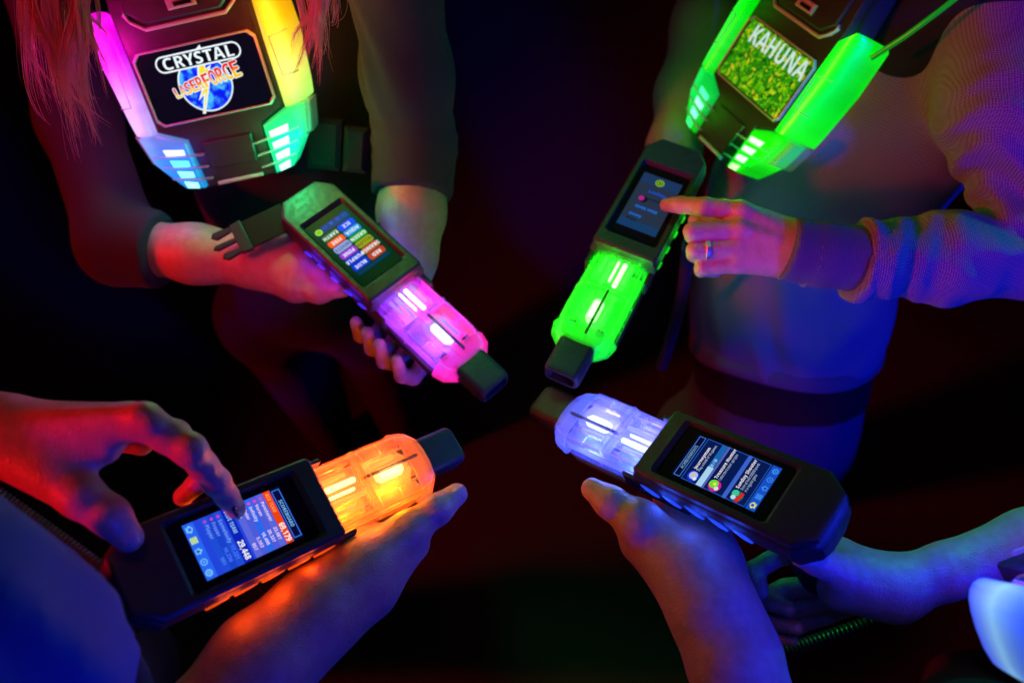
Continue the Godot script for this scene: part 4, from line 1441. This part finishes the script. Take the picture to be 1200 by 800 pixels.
	hair_lock(hm, rng, Vector3(-0.1971, 1.3600, -0.2749), Vector3(-0.2042, 1.2000, -0.2615), 0.008, Vector3(-0.1862, 1.2800, -0.2775) - Vector3(-0.2001, 1.2800, -0.2775), 330)
	hair_lock(hm, rng, Vector3(-0.1859, 1.3600, -0.2749), Vector3(-0.1857, 1.2200, -0.2640), 0.010, Vector3(-0.1797, 1.2800, -0.2775) - Vector3(-0.1911, 1.2800, -0.2775), 110)
	part("hair", hm.mesh(80, false), M.hair, p)
	settle(p)


func green_player() -> void:
	var p := person("person in a knitted sweater pointing at the dim screen with a ring on one finger", Vector3(0.44, -0.12, -0.3))
	var b := hand_of([
		[[Vector3(0.3779, 1.0750, -0.1250), Vector3(0.3017, 1.0850, -0.1279)], [0.028, 0.0235], 0.02],
		[[Vector3(0.3071, 1.0880, -0.1381), Vector3(0.2467, 1.1000, -0.1657)], [0.0195, 0.0118], 0.014],
		[[Vector3(0.3041, 1.0850, -0.1313), Vector3(0.2435, 1.0940, -0.1461)], [0.0185, 0.0115], 0.014],
		[[Vector3(0.3025, 1.0800, -0.1236), Vector3(0.2428, 1.0840, -0.1297)], [0.018, 0.0112], 0.014],
		[[Vector3(0.3008, 1.0750, -0.1160), Vector3(0.2429, 1.0720, -0.1170)], [0.0165, 0.0105], 0.014],
		[[Vector3(0.2467, 1.1000, -0.1657), Vector3(0.2094, 1.0980, -0.1744), Vector3(0.1879, 1.0820, -0.1899), Vector3(0.1761, 1.0640, -0.2047)], [0.0115, 0.0098, 0.0092, 0.0076], 0.005],
		[[Vector3(0.2435, 1.0940, -0.1461), Vector3(0.1944, 1.0920, -0.1454), Vector3(0.2009, 1.0660, -0.1595), Vector3(0.2258, 1.0560, -0.1599)], [0.0115, 0.0098, 0.0088, 0.0078], 0.003],
		[[Vector3(0.2428, 1.0840, -0.1297), Vector3(0.1977, 1.0800, -0.1293), Vector3(0.2027, 1.0560, -0.1411), Vector3(0.2259, 1.0460, -0.1437)], [0.0112, 0.0096, 0.0086, 0.0076], 0.003],
		[[Vector3(0.2429, 1.0720, -0.1170), Vector3(0.2073, 1.0660, -0.1168), Vector3(0.2107, 1.0460, -0.1274), Vector3(0.2305, 1.0360, -0.1320)], [0.0105, 0.0088, 0.008, 0.007], 0.003],
		[[Vector3(0.2990, 1.0650, -0.1438), Vector3(0.2623, 1.0550, -0.1727), Vector3(0.2319, 1.0520, -0.1871), Vector3(0.2092, 1.0550, -0.1897)], [0.017, 0.0125, 0.0105, 0.0085], 0.008],
		[[Vector3(0.2841, 1.1050, -0.1387), Vector3(0.2474, 1.1100, -0.1622)], [0.0028, 0.0035], 0.008],
		[[Vector3(0.2786, 1.1020, -0.1275), Vector3(0.2442, 1.1040, -0.1418)], [0.0028, 0.0035], 0.008],
		[[Vector3(0.2447, 1.1070, -0.1635), Vector3(0.2478, 1.1070, -0.1600)], [0.0072, 0.007], 0.007],
		[[Vector3(0.2414, 1.1010, -0.1430), Vector3(0.2448, 1.1010, -0.1407)], [0.0072, 0.007], 0.007],
	])
	part("body", flesh(b, 0.0027), M.skin, p)
	var rg := MB.new()
	var loops := []
	var rf := frame_of(Vector3(0.2103, 1.0812, -0.1290), Vector3(0.2428, 1.0840, -0.1297) - Vector3(0.1977, 1.0800, -0.1293), Vector3.UP)
	for k in 24:
		var a := TAU * k / 24
		var l := []
		for q in [[-0.0025, 0.0102], [0.0025, 0.0102], [0.0028, 0.0112], [0.002, 0.0118], [-0.002, 0.0118], [-0.0028, 0.0112]]:
			l.append(rf * Vector3(q[0], cos(a) * q[1], sin(a) * q[1]))
		loops.append(l)
	rg.loft(loops, false, true)
	part("finger_ring", rg.mesh(), M.silver, p, "silver ring on the ring finger")
	var s := []
	s.append_array(chain([Vector3(0.42, 0.69, -0.23), Vector3(0.42, 0.76, -0.285), Vector3(0.418, 0.87, -0.375), Vector3(0.47, 0.99, -0.455), Vector3(0.55, 1.14, -0.54)], [0.138, 0.136, 0.122, 0.112, 0.1], 0.05))
	s.append_array(chain([Vector3(0.585, 1.07, -0.38), Vector3(0.51, 0.93, -0.37)], [0.072, 0.08], 0.05))
	s.append_array(chain([Vector3(0.54, 1.0, -0.42), Vector3(0.5, 0.86, -0.36)], [0.085, 0.09], 0.05))
	s.append_array(chain([Vector3(0.5, 1.0, -0.44), Vector3(0.56, 1.17, -0.5)], [0.09, 0.08], 0.05))
	s.append_array(chain([Vector3(0.56, 1.2, -0.46), Vector3(0.5491, 1.1300, -0.2846), Vector3(0.5997, 1.0500, -0.1549)], [0.068, 0.062, 0.052], 0.04))
	s.append_array(chain([Vector3(0.5997, 1.0500, -0.1549), Vector3(0.4789, 1.0600, -0.1324), Vector3(0.3659, 1.0750, -0.1205), Vector3(0.3346, 1.0790, -0.1221)], [0.052, 0.046, 0.039, 0.038], 0.03))
	s.append_array(chain([Vector3(0.3227, 1.0300, -0.7599), Vector3(0.2828, 0.9700, -0.6234), Vector3(0.2516, 0.9300, -0.5235), Vector3(0.2309, 0.9200, -0.4238), Vector3(0.2044, 0.9400, -0.3285)], [0.046, 0.04, 0.036, 0.034, 0.03], 0.03))
	part("sweater", flesh(s, 0.0072, [[Vector3(0.5495, 1.1000, -0.1870), Vector3(0.2, 0.6, -0.75).normalized(), 0.04, 0.006, 0.18], [Vector3(0.4, 0.8, -0.18), Vector3(0.1, 0.8, 0.4).normalized(), 0.06, 0.005, 0.18], [Vector3(0.4094, 1.1000, -0.1069), Vector3(0.9, 0.1, 0.1).normalized(), 0.04, 0.005, 0.12]], [[Vector3(0.42, 0.69, -0.23), Vector3(0, -0.8, 0.6), 0.25], [Vector3(0.3689, 1.0745, -0.1209), (Vector3(0.2969, 1.0850, -0.1267) - Vector3(0.3689, 1.0745, -0.1209)).normalized(), 0.06]]), M.knit, p)
	var vb := chain([Vector3(0.4649, 1.0300, -0.4570), Vector3(0.4904, 1.1000, -0.4473), Vector3(0.5576, 1.2000, -0.4182)], [0.062, 0.07, 0.075], 0.03)
	part("vest", flesh(vb, 0.008), M.nylon, p)
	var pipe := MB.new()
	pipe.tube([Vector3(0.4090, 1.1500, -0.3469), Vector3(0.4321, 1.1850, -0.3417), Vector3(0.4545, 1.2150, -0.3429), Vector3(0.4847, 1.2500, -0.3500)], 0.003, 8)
	part("vest_piping", pipe.mesh(60), glow(Color(0.0, 0.62, 0.08), 0.55), p)  # vest piping; the green lens light on it is put in as glow
	var c := chain([Vector3(0.3790, 1.0745, -0.1209), Vector3(0.3299, 1.0800, -0.1236), Vector3(0.2967, 1.0855, -0.1264), Vector3(0.2690, 1.0900, -0.1321)], [0.0365, 0.034, 0.0318, 0.0312], 0.01)
	part("cuff", flesh(c, 0.0035, [], [[Vector3(0.2931, 1.0860, -0.1271), (Vector3(0.2690, 1.0900, -0.1321) - Vector3(0.2967, 1.0855, -0.1264)).normalized(), 0.06]]), M.cuff, p)
	var hem := MB.new()
	var hl := []
	var hf := frame_of(Vector3(0.42, 0.692, -0.2315), Vector3(1, 0, 0), Vector3(0, 0.8, -0.6))
	for k in 48:
		var a := TAU * k / 48
		var l := []
		for q in 8:
			var w := TAU * q / 8
			var rr := 0.1405 + cos(w) * 0.0032 + 0.0012 * sin(a * 5.0)
			l.append(hf * Vector3(cos(a) * rr, 0.004 + sin(w) * 0.012 + 0.004 * sin(a * 3.0 + 1.0), sin(a) * rr))
		hl.append(l)
	hem.loft(hl, false, true)
	part("hem", hem.mesh(80), M.cuff, p)
	var bd := chain([Vector3(0.422, 0.635, -0.187), Vector3(0.42, 0.71, -0.243)], [0.132, 0.133], 0.03)
	part("waistband", flesh(bd, 0.007, [], [[Vector3(0.42, 0.635, -0.187), Vector3(0, -0.8, 0.6), 0.25]]), M.band, p)
	var j := []
	j.append_array(chain([Vector3(0.422, 0.58, -0.16), Vector3(0.42, 0.64, -0.19)], [0.128, 0.128], 0.03))
	for q in [0.34, 0.5]:
		j.append_array(chain([Vector3(0.42, 0.58, -0.17), Vector3(q, 0.47, -0.17), Vector3(q, -0.1, -0.24)], [0.12, 0.085, 0.05], 0.04))
	part("jeans", flesh(j, 0.011), M.denim, p)
	settle(p)


func small_things() -> void:
	coil("coiled black cable hanging below the green lit phaser", Vector3(0.2142, 0.9900, -0.2057), Vector3(0.2261, 0.7000, -0.1903), Vector3(0.01, 0, -0.01), 52, 0.0062)
	coil("coiled black cable under the hand that taps the scoreboard", Vector3(-0.5155, 1.0500, 0.1182), Vector3(-0.3330, 1.0300, 0.2304), Vector3(0, -0.012, 0), 46, 0.0052)
	coil("coiled black cable beside the hand on the grip of the blue phaser", Vector3(0.2397, 0.9400, 0.2647), Vector3(0.3788, 1.0000, 0.2285), Vector3(0, -0.02, 0), 34, 0.005)
	var bf := frame_of(Vector3(-0.3002, 1.0280, -0.1959), Vector3(-0.3520, 1.0220, -0.1683) - Vector3(-0.2719, 1.0300, -0.2120), Vector3(-0.1, 0.9, 0.3))
	var bk := thing("buckle_strap", "open black buckle on webbing lying across the bare wrist", "buckle", bf.scaled_local(Vector3(0.86, 0.86, 0.86)))
	var web := MB.new()
	web.prism([Vector2(-0.045, -0.021), Vector2(0.022, -0.021), Vector2(0.022, 0.021), Vector2(-0.045, 0.021)], -0.0025, 0.0015, 0.0006, Transform3D(Basis(Vector3.RIGHT, Vector3(0, 0, -1), Vector3.UP), Vector3.ZERO))
	part("webbing", web.mesh(), M.nylon, bk)
	var hd := MB.new()
	hd.prism([Vector2(0.014, -0.024), Vector2(0.03, -0.022), Vector2(0.03, 0.022), Vector2(0.014, 0.024)], -0.004, 0.004, 0.0012, Transform3D(Basis(Vector3.RIGHT, Vector3(0, 0, -1), Vector3.UP), Vector3.ZERO))
	part("buckle_body", hd.mesh(), M.shell, bk)
	for q in [[-0.017, 0.058, 0.0055], [0.0, 0.062, 0.0038], [0.017, 0.056, 0.0055]]:
		var pr := MB.new()
		pr.prism([Vector2(0.029, q[0] - 0.003), Vector2(0.045, q[0] - q[2]), Vector2(q[1] - 0.004, q[0] - q[2]), Vector2(q[1], q[0]), Vector2(q[1] - 0.006, q[0] + q[2]), Vector2(0.029, q[0] + 0.003)], -0.003, 0.003, 0.0008, Transform3D(Basis(Vector3.RIGHT, Vector3(0, 0, -1), Vector3.UP), Vector3.ZERO))
		part("prong", pr.mesh(), M.shell, bk)



func _ready() -> void:
	# camera
	var cam := Camera3D.new()
	cam.name = "camera"
	cam.fov = 45.0
	cam.near = 0.02
	cam.far = 30.0
	cam.position = Vector3(0, 1.8, 0.4)
	cam.rotation_degrees = Vector3(-60, 0, 0)
	var lens := CameraAttributesPhysical.new()
	lens.frustum_focal_length = 29.0
	lens.frustum_focus_distance = 0.77
	lens.exposure_aperture = 3.2
	cam.attributes = lens
	add_child(cam)
	cam.fov = 45.0
	var env := Environment.new()
	env.background_mode = Environment.BG_COLOR
	env.background_color = Color(0, 0, 0)
	env.tonemap_mode = Environment.TONE_MAPPER_LINEAR
	env.tonemap_exposure = 1.0
	env.sdfgi_enabled = true
	env.ssao_enabled = true
	env.ssil_enabled = true
	var we := WorldEnvironment.new()
	we.environment = env
	add_child(we)
	# the arena's coloured stage lamps and some added narrow spots, all outside the picture
	spot(Color(0.03, 0.1, 1.0), 8.5, 0.12, Vector3(1.6, 2.0, 1.4), Vector3(0.52, 0.95, -0.2), 12)
	spot(Color(0.03, 0.09, 1.0), 9.0, 0.1, Vector3(1.35, 1.9, 1.5), Vector3(0.24, 1.05, 0.32), 6)  # added narrow spot that makes the lower right forearm blue
	spot(Color(0.01, 0.15, 1.0), 2.2, 0.1, Vector3(0.9, 1.35, 1.7), Vector3(-0.3, 1.12, 0.36), 9)  # added spot in place of an unseen blue chest pack beside the shirt
	spot(Color(1.0, 0.05, 0.12), 5.5, 0.12, Vector3(-2.1, 2.0, 0.7), Vector3(-0.1, 1.0, 0.0), 30)
	spot(Color(0.02, 1.0, 0.5), 3.0, 0.2, Vector3(-0.55, 3.0, -1.75), Vector3(-0.08, 1.02, -0.28), 8.5)
	spot(Color(0.02, 1.0, 0.3), 5.0, 0.12, Vector3(1.5, 2.5, -1.7), Vector3(0.52, 1.06, 0.12), 4.5)  # added narrow spot for green pack and phaser light on the right forearm
	# an added weak warm fill high above the arena, to lift the blacks
	omni(Color(1.0, 0.62, 0.58), 0.4, 0.4, Vector3(0.2, 4.2, -0.4))
	make_materials()

	# floor
	var fl := MeshInstance3D.new()
	fl.name = "floor"
	var pm := PlaneMesh.new()
	pm.size = Vector2(9, 9)
	fl.mesh = pm
	fl.position = Vector3(0, -0.12, 0)
	fl.material_override = M.carpet
	fl.set_meta("kind", "structure")
	add_child(fl)

	# phasers
	make_phaser("phaser with glowing orange nose showing a blue scoreboard screen", frame_of(Vector3(-0.2165, 1.145, 0.199), Vector3(0.71, -0.44, -0.545), Vector3(0.48, 0.875, -0.07)), screen_scoreboard(), 1.0, Color(1.0, 0.5, 0.07), Color(1.0, 0.33, 0.12), Color(1.0, 0.9, 0.5), Color(1.0, 0.33, 0.02), 0.05)
	make_phaser("phaser with glowing blue nose showing the achievements screen", frame_of(Vector3(0.1885, 1.1116, 0.1345), Vector3(-0.698, -0.437, -0.568), Vector3(-0.368, 0.8985, -0.24)), screen_achievements(), 0.9, Color(0.4, 0.38, 1.0), Color(0.3, 0.4, 1.0), Color(0.8, 0.92, 1.0), Color(0.16, 0.32, 1.0), 0.05)
	make_phaser("phaser with glowing magenta and violet nose showing a grid of colour names", frame_of(Vector3(-0.1836, 1.037, -0.1717), Vector3(0.7017, -0.0362, 0.7115), Vector3(0.035, 0.9993, 0.016)), screen_colours(), 1.0, Color(0.58, 0.24, 1.0), Color(1.0, 0.02, 0.55), Color(0.88, 0.85, 1.0), Color(0.28, 0.16, 1.0), 0.034)
	make_phaser("phaser with glowing green nose and a dim grey touch screen", frame_of(Vector3(0.1597, 1.0546, -0.2149), Vector3(-0.457, -0.0044, 0.8895), Vector3(-0.0238, 0.9997, -0.0073)), screen_menu(), 0.75, Color(0.0, 1.0, 0.06), Color(0.0, 0.95, 0.04), Color(0.65, 1.0, 0.6), Color(0.02, 0.8, 0.05), 0.032)

	# chest packs
	var g := Color(0.0, 1.0, 0.05)
	var gw := Color(0.75, 1.0, 0.75)
	make_pack("black chest pack with rainbow side lights and a blue planet logo screen", frame_of(Vector3(-0.350, 1.136, -0.328), Vector3(0.98, 0.149, -0.135), Vector3(-0.198, 0.83, -0.521)), screen_logo(), 1.0, [
		[[Color(1, 0.0, 0.85), Color(0.95, 0.05, 1), Color(0.8, 0.6, 1), Color(0.75, 0.7, 1)], [Color(0.6, 0.6, 1), Color(0.25, 0.6, 1), Color(0.1, 0.7, 1)], [Color(0.75, 0.9, 1), Color(0.35, 0.95, 1), Color(0.5, 0.97, 1), Color(0.6, 1, 1)], Color(0.35, 0.1, 1.0), 1.3, 1.7, Color(0.05, 0.4, 1.0), Color(0.95, 0.06, 0.7), 7.0, 1.0],
		[[Color(1, 0.6, 0.0), Color(1, 0.75, 0.05), Color(0.98, 0.95, 0.4), Color(0.6, 1, 0.4)], [Color(0.3, 1, 0.45), Color(0.05, 1, 0.6), Color(0.1, 1, 0.75)], [Color(0.9, 1, 0.85), Color(0.85, 1, 0.95), Color(0.8, 1, 0.95), Color(0.75, 1, 0.97)], Color(0.2, 0.9, 0.15), 1.35, 1.8, Color(0.05, 1, 0.55), Color(1.0, 0.5, 0.05), 4.5, 5.0]], 0.003)
	make_pack("black chest pack with bright green side lights and a leafy screen reading KAHUNA", frame_of(Vector3(0.318, 1.074, -0.417), Vector3(0.353, 0.237, 0.905), Vector3(0.449, 0.805, -0.387)), screen_leaves(), 0.9, [
		[[g, g, Color(0.15, 1, 0.2), Color(0.1, 1, 0.15)], [Color(0.0, 1, 0.3), Color(0.05, 1, 0.4), g], [Color(0.3, 1, 0.7), Color(0.6, 1, 0.9), Color(0.5, 1, 0.85), Color(0.2, 1, 0.5)], Color(0.0, 0.9, 0.06), 1.1, 1.4, g, g, 0.3, 0.5],
		[[g, g, Color(0.02, 1, 0.12), Color(0.1, 1, 0.1)], [Color(0.05, 1, 0.05), Color(0.1, 1, 0.05), g], [gw, gw, gw, Color(0.7, 1, 0.6)], Color(0.0, 0.85, 0.05), 1.15, 1.8, g, g, 1.0, 1.8]], 0.003)
	var bl := Color(0.08, 0.16, 1.0)
	var bw := Color(0.55, 0.8, 1.0)
	var third := [[Color(0.3, 0.15, 1), Color(0.2, 0.4, 1), bw, Color(0.2, 0.3, 1)], [bl, bl, bl], [bw, bw, bw, bw], Color(0.1, 0.12, 1.0), 1.0, 1.3, bl, bl, 1.0, 1.0]
	make_pack("out of focus blue glowing chest pack at the right edge", frame_of(Vector3(0.4185, 1.256, 0.2465), Vector3(-0.9, -0.2, 0.3), Vector3(-0.2, 0.9, 0.35)), screen_menu(), 0.4, [third, third], 0.012, false)
	build_people()
	small_things()
